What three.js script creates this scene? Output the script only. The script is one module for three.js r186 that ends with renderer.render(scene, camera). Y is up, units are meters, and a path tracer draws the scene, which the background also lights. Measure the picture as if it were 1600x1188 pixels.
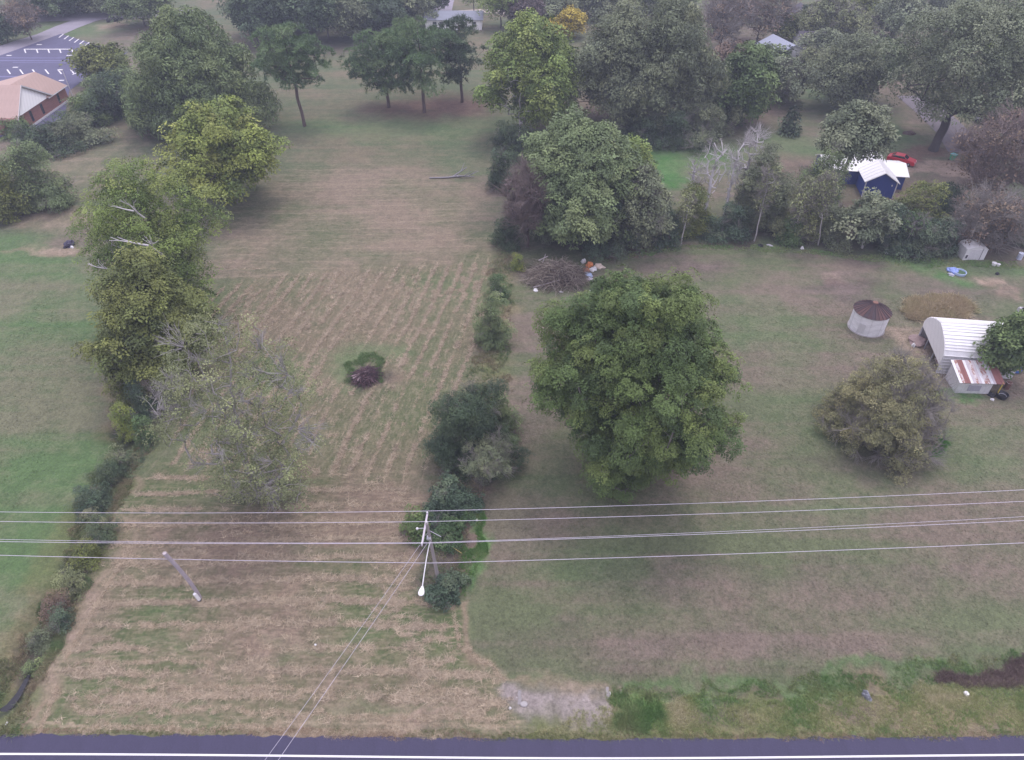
import * as THREE from 'three';
import { mergeGeometries } from 'three/addons/utils/BufferGeometryUtils.js';

// ---------------------------------------------------------------- camera, sky, sun, exposure
const CAMH = 50, PITCH = 40 * Math.PI / 180, F = 1105, CX = 800, CY = 594;
const scene = new THREE.Scene();
const camera = new THREE.PerspectiveCamera(2 * Math.atan(CY / F) * 180 / Math.PI, 1024 / 760, 0.5, 12000);
camera.position.set(0, CAMH, 0);
camera.rotation.set(-PITCH, 0, 0);
camera.updateMatrixWorld();
const SKY = [1.0, 0.96, 1.2], SKYK = 0.95;
{
  const W = 64, Hh = 32, d = new Float32Array(W * Hh * 4);
  for (let j = 0; j < Hh; j++) for (let i = 0; i < W; i++) {
    const el = ((j + 0.5) / Hh - 0.5) * Math.PI, s = Math.sin(el);
    const k = s > 0 ? (1 + 1.6 * s) / 2.6 * 1.25 : 0.2;
    const o = (j * W + i) * 4;
    d[o] = SKY[0] * k * SKYK; d[o + 1] = SKY[1] * k * SKYK; d[o + 2] = SKY[2] * k * SKYK; d[o + 3] = 1;
  }
  const t = new THREE.DataTexture(d, W, Hh, THREE.RGBAFormat, THREE.FloatType);
  t.mapping = THREE.EquirectangularReflectionMapping; t.magFilter = THREE.LinearFilter; t.minFilter = THREE.LinearFilter; t.needsUpdate = true;
  scene.background = t; scene.environment = t;
}
const sun = new THREE.DirectionalLight(new THREE.Color(1.0, 0.95, 0.88), 0.95);
sun.position.set(22, 150, -150); sun.target.position.set(0, 0, -90);
sun.castShadow = true; sun.shadow.radius = 30; sun.shadow.mapSize.set(2048, 2048);
Object.assign(sun.shadow.camera, { left: -200, right: 200, top: 200, bottom: -200, near: 1, far: 600 });
scene.add(sun, sun.target);
scene.fog = new THREE.FogExp2(new THREE.Color(0.72, 0.79, 0.96), 0.00068);
const renderer = new THREE.WebGLRenderer({ antialias: true });
renderer.setSize(1024, 760);
renderer.toneMapping = THREE.LinearToneMapping;
renderer.toneMappingExposure = 1.46;
renderer.shadowMap.enabled = true;

// ---------------------------------------------------------------- helpers
const V = (x, y, z) => new THREE.Vector3(x, y, z);
const C = (r, g, b) => new THREE.Color().setRGB(r, g, b);
function rng(seed) { let a = seed >>> 0; return () => { a = (a + 0x6D2B79F5) | 0; let t = Math.imul(a ^ (a >>> 15), 1 | a); t = (t + Math.imul(t ^ (t >>> 7), 61 | t)) ^ t; return ((t ^ (t >>> 14)) >>> 0) / 4294967296; }; }
const clamp = (x, a = 0, b = 1) => x < a ? a : x > b ? b : x;
const sst = (a, b, x) => { const t = clamp((x - a) / (b - a)); return t * t * (3 - 2 * t); };
const mix = (a, b, t) => a + (b - a) * t;
const NT = new Float32Array(65536); { const r = rng(77); for (let i = 0; i < 65536; i++) NT[i] = r(); }
function vn(x, y) {           // value noise 0..1
  const xi = Math.floor(x), yi = Math.floor(y); let fx = x - xi, fy = y - yi;
  fx = fx * fx * (3 - 2 * fx); fy = fy * fy * (3 - 2 * fy);
  const x0 = xi & 255, x1 = (xi + 1) & 255, y0 = (yi & 255) << 8, y1 = ((yi + 1) & 255) << 8;
  const a = NT[y0 | x0], b = NT[y0 | x1], c = NT[y1 | x0], d = NT[y1 | x1];
  return a + (b - a) * fx + (c - a + (a - b - c + d) * fx) * fy;
}
const fbm = (x, y) => vn(x, y) * .5 + vn(x * 2.03 + 17, y * 2.03 + 5) * .27 + vn(x * 4.1 + 3, y * 4.1 + 29) * .15 + vn(x * 8.3 + 41, y * 8.3 + 13) * .08;
// the ground point (or the point h above the ground) that the photograph shows at a pixel of its 1600 x 1188 picture
const sp = Math.sin(PITCH), cp = Math.cos(PITCH);
function at(px, py, h = 0) {
  const u = (px - CX) / F, v = (CY - py) / F, dy = -sp + v * cp, dz = -cp - v * sp, t = (CAMH - h) / -dy;
  return V(u * t, h, dz * t);
}
function rowOf(y, z) { const a = Math.atan2(CAMH - y, -z); return CY - F * Math.tan(PITCH - a); }
function depthOf(y, z) { return (CAMH - y) * sp - z * cp; }
function heightAt(z, py) { return CAMH + z * Math.tan(PITCH + Math.atan((py - CY) / F)); }   // height above z seen at that row

// polylines of the low ground
const CREEK = [[-40, 1190], [5, 1100], [40, 1030], [75, 960], [115, 885], [140, 822], [165, 765], [198, 690], [205, 640], [210, 590]].map(p => at(...p));
const DITCH = [[965, 1078], [1100, 1074], [1250, 1070], [1400, 1062], [1500, 1050], [1620, 1043], [1900, 1035]].map(p => at(...p));
function distTo(line, x, z) {
  let m = 1e9;
  for (let i = 0; i < line.length - 1; i++) {
    const a = line[i], b = line[i + 1], dx = b.x - a.x, dz = b.z - a.z, t = clamp(((x - a.x) * dx + (z - a.z) * dz) / (dx * dx + dz * dz));
    const d = Math.hypot(x - a.x - dx * t, z - a.z - dz * t); if (d < m) m = d;
  }
  return m;
}
const MOUND = at(1468, 486);
function H(x, z) {
  let h = 0;
  if (z > -110 && z < -20) {
    h += (fbm(x * .035 + 9, z * .035 + 4) - .5) * .5 * sst(-22.5, -27, z) * sst(-110, -95, z);
    h += (vn(x * .8, z * .8) - .5) * .05 * sst(-22.2, -23, z);
    { const mx = (x - MOUND.x) / 4.2, mz = (z - MOUND.z) / 2.2, q = mx * mx + mz * mz; if (q < 4) h += .7 * Math.exp(-q * 1.6); }
    if (z > -70 && x < -15) { const d = distTo(CREEK, x, z); if (d < 3) h -= sst(2.2, .3, d) * (z > -34 ? 1.15 : .6) * sst(-22, -24.5, z); }
    if (x > 4 && z > -32) { const d = distTo(DITCH, x, z); if (d < 2.2) h -= sst(1.9, .2, d) * .7 * sst(4, 8, x); }
  }
  return h;
}
const G = (px, py) => { const p = at(px, py); p.y = H(p.x, p.z); return p; };

const used = new Map();
function numbered(n) { const k = used.get(n) || 0; used.set(n, k + 1); return k ? `${n}_${String(k).padStart(3, '0')}` : n; }
function tag(o, label, category, group, kind) { o.userData.label = label; if (category) o.userData.category = category; if (group) o.userData.group = group; if (kind) o.userData.kind = kind; return o; }
function thing(name, label, category, pos = V(0, 0, 0), turn = 0, group) {
  const o = new THREE.Group(); o.name = numbered(name); o.position.copy(pos); o.rotation.y = turn; scene.add(o);
  return tag(o, label, category, group);
}
function part(name, geo, mat, parent) {
  if (Array.isArray(geo)) geo = geo.length > 1 ? mergeGeometries(geo.map(g => { const n = g.index ? g.toNonIndexed() : g; for (const k of Object.keys(n.attributes)) if (!['position', 'normal', 'uv'].includes(k)) n.deleteAttribute(k); return n; })) : geo[0];
  const m = new THREE.Mesh(geo, mat); m.name = name; m.castShadow = m.receiveShadow = true; parent.add(m); return m;
}
const box = (w, h, d, x = 0, y = 0, z = 0) => new THREE.BoxGeometry(w, h, d).translate(x, y, z);
const cyl = (r0, r1, h, n = 12, x = 0, y = 0, z = 0) => new THREE.CylinderGeometry(r1, r0, h, n).translate(x, y + h / 2, z);
function bar(a, b, r, n = 6, r2 = r) {        // a round bar from a to b
  const d = b.clone().sub(a), g = new THREE.CylinderGeometry(r2, r, d.length(), n);
  g.translate(0, d.length() / 2, 0); g.applyQuaternion(new THREE.Quaternion().setFromUnitVectors(V(0, 1, 0), d.normalize())); return g.translate(a.x, a.y, a.z);
}
function hull(top, bottom) {                  // a prism between two rings of points
  const n = top.length, p = [], uv = [];
  const tri = (a, b, c) => { p.push(a.x, a.y, a.z, b.x, b.y, b.z, c.x, c.y, c.z); for (const q of [a, b, c]) uv.push(q.x + q.y * .37, q.z + q.y * .93); };
  for (let i = 1; i < n - 1; i++) { tri(top[0], top[i], top[i + 1]); tri(bottom[0], bottom[i + 1], bottom[i]); }
  for (let i = 0; i < n; i++) { const j = (i + 1) % n; tri(top[i], bottom[i], bottom[j]); tri(top[i], bottom[j], top[j]); }
  const g = new THREE.BufferGeometry(); g.setAttribute('position', new THREE.Float32BufferAttribute(p, 3)); g.setAttribute('uv', new THREE.Float32BufferAttribute(uv, 2)); g.computeVertexNormals(); return g;
}
function slab(pts, t) {                       // a flat panel of thickness t under the given outline
  const n = V(0, 0, 0); for (let i = 0; i < pts.length; i++) { const a = pts[i], b = pts[(i + 1) % pts.length]; n.add(a.clone().cross(b)); }
  n.normalize(); if (n.y < 0) n.negate();
  return hull(pts, pts.map(p => p.clone().addScaledVector(n, -t)));
}
function slabDir(pts, d) { return hull(pts, pts.map(p => p.clone().add(d))); }
// ---- small tiling textures (grain only)
function grain(size, fn, srgb) {
  const d = new Uint8Array(size * size * 4);
  for (let j = 0; j < size; j++) for (let i = 0; i < size; i++) { const c = fn(i / size, j / size), o = (j * size + i) * 4; d[o] = clamp(c[0]) * 255; d[o + 1] = clamp(c[1]) * 255; d[o + 2] = clamp(c[2]) * 255; d[o + 3] = 255; }
  const t = new THREE.DataTexture(d, size, size); t.wrapS = t.wrapT = THREE.RepeatWrapping; t.magFilter = THREE.LinearFilter; t.minFilter = THREE.LinearMipmapLinearFilter; t.generateMipmaps = true; t.needsUpdate = true;
  if (srgb) t.colorSpace = THREE.SRGBColorSpace; return t;
}
const tn = (u, v, f) => { const q = (a, b) => vn(((a % f) + f) % f + 100, ((b % f) + f) % f + 100); const x = u * f, y = v * f, wx = sst(.8, 1, u), wy = sst(.8, 1, v); return mix(mix(q(x, y), vn(x - f + 100, y + 100), wx), mix(vn(x + 100, y - f + 100), vn(x - f + 100, y - f + 100), wx), wy); };
const bumpTex = grain(256, (u, v) => { const n = tn(u, v, 60) * .5 + tn(u, v, 120) * .5; return [n, n, n]; });
const dirtTex = grain(256, (u, v) => { const n = .78 + .22 * (tn(u, v, 4) * .5 + tn(u, v, 13) * .3 + tn(u, v, 50) * .2); return [n, n * .99, n * .97]; });
const streakTex = grain(256, (u, v) => { const n = .72 + .28 * (tn(u, v * .12, 40) * .6 + tn(u, v, 9) * .4); return [n, n * .98, n * .96]; });
const rustTex = grain(256, (u, v) => { const a = sst(.42, .66, tn(u, v, 6) * .6 + tn(u, v, 22) * .4), g = .8 + .2 * tn(u, v, 60); return [mix(.62, .34, a) * g, mix(.56, .17, a) * g, mix(.56, .13, a) * g]; });
const brickTex = grain(256, (u, v) => { const n = .75 + .25 * tn(u, v, 30); return [n, n, n]; });
const M = (color, o = {}) => new THREE.MeshStandardMaterial({ color: Array.isArray(color) ? C(...color) : color, roughness: .85, side: THREE.DoubleSide, ...o });
const mat = {
  white: M([.78, .78, .8], { map: dirtTex, roughness: .6 }), whiteMetal: M([.95, .95, .96], { map: dirtTex, roughness: .45 }),
  galv: M([.78, .79, .83], { map: streakTex, roughness: .5, metalness: .25 }), binWall: M([.92, .93, .96], { map: streakTex, roughness: .5 }), greyMetal: M([.45, .46, .5], { roughness: .45, metalness: .5 }),
  wood: M([.32, .28, .26], { map: streakTex }), paleWood: M([.5, .45, .47], { map: streakTex }), wire: M([.62, .58, .68], { roughness: .5 }),
  black: M([.02, .02, .025], { roughness: .5 }), rubber: M([.025, .025, .028], { roughness: .8 }), glass: M([.03, .035, .045], { roughness: .08 }),
  concrete: M([.42, .4, .4], { map: dirtTex }), blue: M([.03, .07, .33], { map: streakTex, roughness: .5 }), rust: M([1, 1, 1], { map: rustTex, roughness: .8 }),
  brick: M([.36, .17, .14], { map: brickTex }), shingle: M([.52, .38, .33], { map: dirtTex }), greyRoof: M([.28, .3, .36], { map: dirtTex }), darkRoof: M([.09, .08, .1], { map: dirtTex }),
  poolBlue: M([.08, .2, .5], { roughness: .4 }), paleBlue: M([.45, .55, .75], { roughness: .5 }), orange: M([.6, .22, .08]), yellow: M([.55, .42, .06]), green: M([.03, .3, .16], { roughness: .5 }),
};

// ---------------------------------------------------------------- ground
// kinds of cover: two base colours that patches mix, straw along x, straw along z, roughness of the tint
const cover = {
  lawn: { a: [.106, .124, .062], b: [.156, .126, .094], sx: 0, sz: 0 },
  lawnLeft: { a: [.080, .136, .048], b: [.140, .142, .082], sx: 0, sz: 0 },
  field: { a: [.082, .108, .042], b: [.165, .124, .088], sx: 1, sz: 0 },
  fieldZ: { a: [.082, .112, .044], b: [.145, .120, .075], sx: 0, sz: 1 },
  fieldFar: { a: [.100, .112, .056], b: [.190, .150, .105], sx: .5, sz: 0 },
  meadow: { a: [.088, .115, .055], b: [.150, .130, .080], sx: .12, sz: 0 },
  dirt: { a: [.130, .085, .068], b: [.175, .120, .095], sx: 0, sz: 0 },
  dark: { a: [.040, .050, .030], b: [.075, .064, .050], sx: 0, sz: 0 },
  bright: { a: [.050, .150, .030], b: [.085, .175, .050], sx: 0, sz: 0 },
  tan: { a: [.24, .175, .125], b: [.34, .26, .20], sx: .3, sz: 0 },
  gravel: { a: [.21, .18, .165], b: [.36, .31, .30], sx: 0, sz: 0 },
  verge: { a: [.115, .130, .050], b: [.19, .155, .088], sx: 0, sz: 0 },
  purple: { a: [.10, .066, .066], b: [.15, .11, .105], sx: 0, sz: 0 },
  greenLawn: { a: [.080, .140, .050], b: [.115, .150, .068], sx: 0, sz: 0 },
  needle: { a: [.120, .066, .050], b: [.155, .095, .070], sx: 0, sz: 0 },
};
const P = (...a) => { const r = []; for (let i = 0; i < a.length; i += 2) r.push(at(a[i], a[i + 1])); return r; };
const shapes = [];
const poly = (k, soft, str, pts) => { const b = [1e9, -1e9, 1e9, -1e9]; for (const p of pts) { b[0] = Math.min(b[0], p.x); b[1] = Math.max(b[1], p.x); b[2] = Math.min(b[2], p.z); b[3] = Math.max(b[3], p.z); } shapes.push({ c: cover[k], soft, str, pts, b }); };
const blob = (k, px, py, rx, ry, str = 1, soft) => { const pts = []; const c = at(px, py), e = at(px + rx, py), n = at(px, py - ry), RX = Math.abs(e.x - c.x), RZ = Math.abs(n.z - c.z); for (let i = 0; i < 12; i++) { const t = i / 12 * Math.PI * 2; pts.push(V(c.x + Math.cos(t) * RX, 0, c.z + Math.sin(t) * RZ)); } poly(k, soft || Math.min(RX, RZ) * .8, str, pts); };
const strip = (k, soft, str, w, pts) => { const L = [], R = []; for (let i = 0; i < pts.length; i++) { const a = pts[Math.max(0, i - 1)], b = pts[Math.min(pts.length - 1, i + 1)], d = b.clone().sub(a).normalize(); L.push(V(pts[i].x - d.z * w / 2, 0, pts[i].z + d.x * w / 2)); R.unshift(V(pts[i].x + d.z * w / 2, 0, pts[i].z - d.x * w / 2)); } poly(k, soft, str, L.concat(R)); };
const base = cover.lawn;
poly('meadow', 6, 1, P(-200, 330, 120, 200, 300, 40, 200, -20, 1100, -40, 1000, 190, 780, 260, 380, 330, 160, 330, -80, 420));
poly('lawnLeft', 2.5, 1, P(-700, 1230, -200, 330, 90, 395, 150, 420, 190, 600, 160, 800, 60, 1000, -60, 1190));
poly('fieldFar', 4, 1, P(330, 330, 470, 255, 640, 262, 760, 300, 775, 420, 600, 480, 420, 500, 330, 480));
poly('fieldZ', 2.5, 1, P(330, 450, 450, 430, 770, 405, 750, 560, 680, 700, 640, 770, 430, 760, 260, 740, 280, 560));
poly('field', 1.2, 1, P(170, 790, 250, 735, 420, 745, 640, 745, 650, 900, 705, 985, 760, 1040, 805, 1075, 820, 1150, 520, 1165, 40, 1160, 110, 1010, 150, 880));
poly('verge', .8, .95, P(800, 1150, 830, 1105, 960, 1082, 1250, 1080, 1480, 1066, 1700, 1050, 2000, 1050, 2000, 1165, 800, 1165));
poly('verge', 1.2, .9, P(-400, 1165, -60, 1120, 0, 1130, 60, 1120, 60, 1165));
strip('verge', 1.2, .85, 4.2, CREEK); strip('dark', .6, .9, 1.3, CREEK);
// sweeps of the field's end and straw headlands
strip('tan', .5, .8, 1.0, P(705, 945, 715, 1000, 740, 1030, 790, 1060)); strip('tan', .6, .6, 1.3, P(200, 850, 165, 900, 130, 960, 95, 1040, 70, 1110));
strip('tan', .5, .6, .9, P(215, 700, 205, 770, 180, 840)); strip('tan', .3, .75, .45, P(60, 1150, 75, 1090, 100, 1060)); strip('tan', .25, .6, .35, P(100, 1065, 95, 1110, 85, 1145));
for (const [x0, y0, x1, y1, s] of [[110, 1109, 330, 1108, .8], [330, 1110, 520, 1118, .8], [520, 1120, 790, 1126, .7], [130, 1092, 420, 1088, .5], [180, 1072, 520, 1076, .5], [120, 1034, 330, 1036, .55], [215, 976, 400, 985, .55], [400, 1006, 640, 1010, .5], [560, 1044, 720, 1050, .4], [130, 1140, 420, 1138, .5], [430, 1140, 700, 1148, .7], [540, 1100, 740, 1104, .5], [250, 955, 400, 958, .4], [380, 1040, 520, 1042, .4]]) strip('tan', .25, s * .8, .42, P(x0, y0, (x0 + x1) / 2, (y0 + y1) / 2 + 3, x1, y1));
for (const [x, y, rx, ry, s] of [[250, 1010, 60, 12, .6], [480, 1020, 70, 9, .7], [600, 1112, 120, 8, .8], [300, 1120, 120, 7, .7], [560, 985, 70, 14, .7], [130, 1025, 26, 9, .9], [300, 950, 60, 14, .6], [520, 870, 90, 20, .5], [330, 780, 60, 22, .6]]) blob('greenLawn', x, y, rx, ry, s * .5);
// bright and bare patches
poly('bright', .7, .95, P(716, 925, 735, 925, 752, 850, 764, 800, 748, 800, 730, 860)); blob('bright', 1455, 700, 28, 16, .9); blob('bright', 1500, 620, 45, 8, .8); blob('bright', 1000, 1110, 40, 22, .55); blob('bright', 1325, 1128, 26, 12, .55);
strip('bright', .5, .55, 1.1, P(960, 1068, 1100, 1078, 1250, 1072, 1330, 1055, 1450, 1040, 1620, 1024));
strip('bright', 2, .6, 3.2, P(1180, 378, 1260, 390, 1370, 395, 1420, 412, 1540, 415, 1600, 425)); blob('bright', 1490, 440, 30, 10, .9);
blob('bright', 1110, 245, 90, 22, .6); blob('bright', 1040, 265, 30, 30, .9); blob('greenLawn', 1230, 225, 60, 22, .9); blob('greenLawn', 1390, 215, 50, 20, .9); blob('greenLawn', 1280, 150, 60, 40, .6);
blob('gravel', 885, 1092, 78, 22, .85); blob('gravel', 945, 1078, 16, 16, .9); blob('gravel', 822, 1090, 18, 14, .9); blob('tan', 880, 1062, 80, 10, .5);
blob('purple', 1340, 725, 100, 22, .33); blob('purple', 1050, 900, 150, 26, .19); blob('purple', 1350, 900, 170, 18, .19); blob('purple', 900, 1010, 150, 26, .22); blob('purple', 1200, 1010, 200, 22, .22); blob('purple', 1080, 415, 80, 12, .55); blob('purple', 835, 690, 40, 60, .24); blob('purple', 870, 590, 40, 70, .22);
blob('greenLawn', 870, 880, 70, 30, .3); blob('greenLawn', 960, 880, 60, 34, .3); blob('greenLawn', 850, 740, 40, 30, .3); blob('greenLawn', 800, 800, 60, 60, .25); blob('greenLawn', 1190, 510, 60, 40, .5); blob('greenLawn', 1250, 620, 60, 60, .35); blob('greenLawn', 1540, 700, 60, 60, .4); blob('greenLawn', 1300, 790, 120, 20, .35);
poly('dark', .8, .6, P(1475, 1045, 1620, 1030, 1900, 1020, 1900, 1060, 1500, 1066));
strip('purple', .6, .5, 1.2, P(1000, 1092, 1120, 1090, 1300, 1094, 1420, 1092));
blob('tan', 1310, 440, 24, 9, .8); blob('tan', 1545, 435, 16, 8, .9); blob('tan', 1570, 455, 22, 7, .8); blob('purple', 1320, 450, 50, 18, .7); blob('purple', 1500, 455, 110, 16, .33); blob('tan', 1425, 530, 26, 18, .7);
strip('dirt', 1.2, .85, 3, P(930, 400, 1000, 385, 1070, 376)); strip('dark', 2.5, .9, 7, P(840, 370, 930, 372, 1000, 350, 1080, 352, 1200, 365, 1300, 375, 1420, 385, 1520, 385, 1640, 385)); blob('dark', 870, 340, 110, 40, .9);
blob('dirt', 590, 590, 34, 24, .5); blob('dark', 568, 586, 24, 20, .9); blob('greenLawn', 540, 570, 30, 30, .9); blob('greenLawn', 590, 545, 40, 14, .8);
strip('verge', 1.5, .85, 3.5, P(790, 400, 790, 440, 775, 520, 770, 600, 740, 700)); strip('dark', 1, .8, 3.2, P(745, 690, 730, 740, 700, 800, 690, 870, 688, 930)); blob('dirt', 745, 785, 18, 18, .9); strip('dirt', .5, .7, .8, P(735, 800, 722, 850, 712, 900));
blob('tan', 70, 390, 70, 6, .8); blob('tan', 100, 345, 60, 14, .5); blob('greenLawn', 40, 380, 40, 12, .6); blob('tan', 120, 250, 30, 26, .4);
strip('tan', 1.6, .4, 2, P(100, 300, 160, 250, 220, 205)); strip('tan', 1.6, .4, 2, P(140, 305, 200, 245, 240, 210));
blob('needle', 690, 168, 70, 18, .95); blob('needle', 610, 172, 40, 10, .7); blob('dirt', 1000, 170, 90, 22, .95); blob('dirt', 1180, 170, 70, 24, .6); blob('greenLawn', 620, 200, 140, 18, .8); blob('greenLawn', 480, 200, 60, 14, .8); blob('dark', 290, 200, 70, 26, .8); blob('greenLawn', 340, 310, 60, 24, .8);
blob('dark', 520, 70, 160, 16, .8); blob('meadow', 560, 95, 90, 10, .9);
strip('needle', 1.2, .8, 5, P(1395, 245, 1430, 240, 1470, 232)); strip('tan', .8, .7, 5.5, P(1395, 262, 1440, 262, 1490, 264, 1540, 275)); blob('tan', 1430, 202, 16, 10, .6); strip('tan', .6, .7, 1.5, P(1478, 170, 1500, 190, 1520, 205));
blob('dirt', 1380, 130, 40, 40, .6); blob('dirt', 1275, 110, 30, 20, .6); blob('dirt', 1390, 330, 110, 40, .7); blob('dirt', 1230, 260, 60, 20, .6); blob('dirt', 1220, 130, 24, 16, .6);
blob('greenLawn', 150, 45, 44, 14, .9); blob('tan', 178, 40, 18, 6, .9); blob('greenLawn', 70, 45, 60, 14, .9); blob('tan', 60, 66, 20, 5, .4);
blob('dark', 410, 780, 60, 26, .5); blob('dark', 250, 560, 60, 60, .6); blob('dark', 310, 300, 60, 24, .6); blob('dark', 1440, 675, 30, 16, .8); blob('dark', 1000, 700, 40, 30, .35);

function paramsAt(x, z, out) {
  let a0 = base.a[0], a1 = base.a[1], a2 = base.a[2], b0 = base.b[0], b1 = base.b[1], b2 = base.b[2], sx = 0, sz = 0;
  for (const s of shapes) {
    const q = s.soft;
    if (x < s.b[0] - q || x > s.b[1] + q || z < s.b[2] - q || z > s.b[3] + q) continue;
    let inside = false, d = 1e9; const n = s.pts.length;
    for (let i = 0, j = n - 1; i < n; j = i++) {
      const p = s.pts[i], r = s.pts[j];
      if ((p.z > z) !== (r.z > z) && x < (r.x - p.x) * (z - p.z) / (r.z - p.z) + p.x) inside = !inside;
      const dx = r.x - p.x, dz = r.z - p.z, t = clamp(((x - p.x) * dx + (z - p.z) * dz) / (dx * dx + dz * dz + 1e-9)), e = (x - p.x - dx * t) ** 2 + (z - p.z - dz * t) ** 2;
      if (e < d) d = e;
    }
    d = Math.sqrt(d) * (inside ? 1 : -1);
    const w = sst(-q, q, d) * s.str; if (w <= 0) continue;
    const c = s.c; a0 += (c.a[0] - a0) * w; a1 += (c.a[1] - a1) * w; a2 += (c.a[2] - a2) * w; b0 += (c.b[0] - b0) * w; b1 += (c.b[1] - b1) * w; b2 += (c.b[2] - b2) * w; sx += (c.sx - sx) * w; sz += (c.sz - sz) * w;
  }
  out[0] = a0; out[1] = a1; out[2] = a2; out[3] = b0; out[4] = b1; out[5] = b2; out[6] = sx; out[7] = sz;
}
function strawRows(u, v, s) {                    // 0..1: cut straw lying in rows along u
  const w = (fbm(u * .04 + 3, v * .04) - .5) * 1.3 + (vn(u * .3, v * .5 + 9) - .5) * .16 + (vn(u * 3.1, v * 3.1 + 9) - .5) * .2, f = v / s + w;
  const fr = Math.abs(f - Math.floor(f) - .5) * 2, line = sst(.80, .97, fr);
  const brk = sst(.22, .58, vn(u * .16 + 31, v * .6 + 7) * .6 + vn(u * 1.3, v * 3.2) * .4);
  const thin = sst(.6, .8, vn(u * 1.1 + 8, v * 5 + 3) * .55 + vn(u * .4 + 50, v * 9) * .45);
  const patch = sst(.46, .68, fbm(u * .16 + 70, v * .22 + 20));
  return clamp(line * brk * 1.05 + thin * (.25 + .5 * patch) + patch * .25 * vn(u * 3, v * 6) + .3 * sst(.55, .8, vn(u * 2.2 + 4, v * 7)));
}
const ZDIR = Math.atan2(.17, 1), zc = Math.cos(ZDIR), zs = Math.sin(ZDIR);
const rowAt = (u, k, s) => { let v = s * k; for (let i = 0; i < 3; i++) v = s * (k - ((fbm(u * .04 + 3, v * .04) - .5) * 1.3 + (vn(u * .3, v * .5 + 9) - .5) * .16)); return v; };   // where row k lies
const strawAt = (x, z, sx, sz) => Math.max(sx > .02 ? sx * strawRows(x, z + x * .015, 1.9) : 0, sz > .02 ? sz * strawRows(-z * zc + x * zs, x * zc + z * zs, 1.75) : 0);
const tileInfo = [];
function tile(x0, x1, z0, z1, w, h, step) {
  const nx = Math.ceil((x1 - x0) / step) + 1, nz = Math.ceil((z1 - z0) / step) + 1, g = new Float32Array(nx * nz * 8), o = new Array(8);
  for (let j = 0; j < nz; j++) for (let i = 0; i < nx; i++) { paramsAt(x0 + i * step, z0 + j * step, o); g.set(o, (j * nx + i) * 8); }
  const sample = (x, z, out) => { let fx = clamp((x - x0) / step, 0, nx - 1.001), fz = clamp((z - z0) / step, 0, nz - 1.001); const i = fx | 0, j = fz | 0; fx -= i; fz -= j; const p = (j * nx + i) * 8, q = p + nx * 8; for (let k = 0; k < 8; k++) out[k] = (g[p + k] * (1 - fx) + g[p + 8 + k] * fx) * (1 - fz) + (g[q + k] * (1 - fx) + g[q + 8 + k] * fx) * fz; };
  const d = new Uint8Array(w * h * 4), q = new Array(8), fine = (x1 - x0) / w;
  for (let j = 0; j < h; j++) for (let i = 0; i < w; i++) {
    const x = x0 + (i + .5) / w * (x1 - x0), z = z0 + (j + .5) / h * (z1 - z0);
    const wa = vn(x * .45, z * .45), wb = vn(x * .45 + 60, z * .45 + 60), wc = vn(x * 1.9 + 5, z * 1.9 + 8);
    sample(x + (wa - .5) * 3 + (wc - .5) * .8, z + (wb - .5) * 3 + (wc - .5) * .8, q);
    const n1 = fbm(x * .11 + 40, z * .13 + 11), n2 = vn(x * 1.3 + 90, z * 1.3), n3 = vn(x * 4.7, z * 4.7 + 33), n4 = vn(x * 13 + 3, z * 13 + 71);
    const fieldy = Math.min(1, q[6] + q[7]), lines = vn(x * .03 + 200, z * .8 + 30) * .6 + vn(x * .05 + 20, z * 1.9 + 3) * .4 - .5;
    let m = clamp((n1 - .5) * 2.3 + .5 + (n2 - .5) * .3 + (n3 - .5) * .28 + lines * mix(1.1, .3, fieldy));
    const n5 = fine < .15 ? vn(x * 23, z * 23 + 9) - .5 : 0; const gsh = .80 + .4 * n5 + .26 * n3 + .26 * (n4 - .5) * (fine < .15 ? 1.5 : .7) + .2 * n2;
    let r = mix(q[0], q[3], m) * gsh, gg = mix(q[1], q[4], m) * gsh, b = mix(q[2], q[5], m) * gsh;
    const st = strawAt(x, z, q[6], q[7]) * .85; const sg = .8 + .4 * n4;
    r = mix(r, .33 * sg, st); gg = mix(gg, .265 * sg, st); b = mix(b, .185 * sg, st);
    const k = (j * w + i) * 4; d[k] = 255 * Math.sqrt(clamp(r * 2)); d[k + 1] = 255 * Math.sqrt(clamp(gg * 2)); d[k + 2] = 255 * Math.sqrt(clamp(b * 2)); d[k + 3] = 255;
  }
  // sqrt coding above is close to sRGB; convert exactly so that the albedo is right
  for (let k = 0; k < d.length; k++) if ((k & 3) < 3) { const l = (d[k] / 255) ** 2 / 2; d[k] = Math.round(255 * (l < .0031308 ? 12.92 * l : 1.055 * l ** (1 / 2.4) - .055)); }
  const t = new THREE.DataTexture(d, w, h); t.colorSpace = THREE.SRGBColorSpace; t.magFilter = THREE.LinearFilter; t.minFilter = THREE.LinearMipmapLinearFilter; t.generateMipmaps = true; t.needsUpdate = true;
  tileInfo.push({ x0, x1, z0, z1, sample });
  const bt = bumpTex.clone(); bt.repeat.set((x1 - x0) / 9, (z1 - z0) / 9); bt.needsUpdate = true;
  return M([1, 1, 1], { map: t, roughness: 1, bumpMap: bt, bumpScale: .05 });
}
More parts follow.
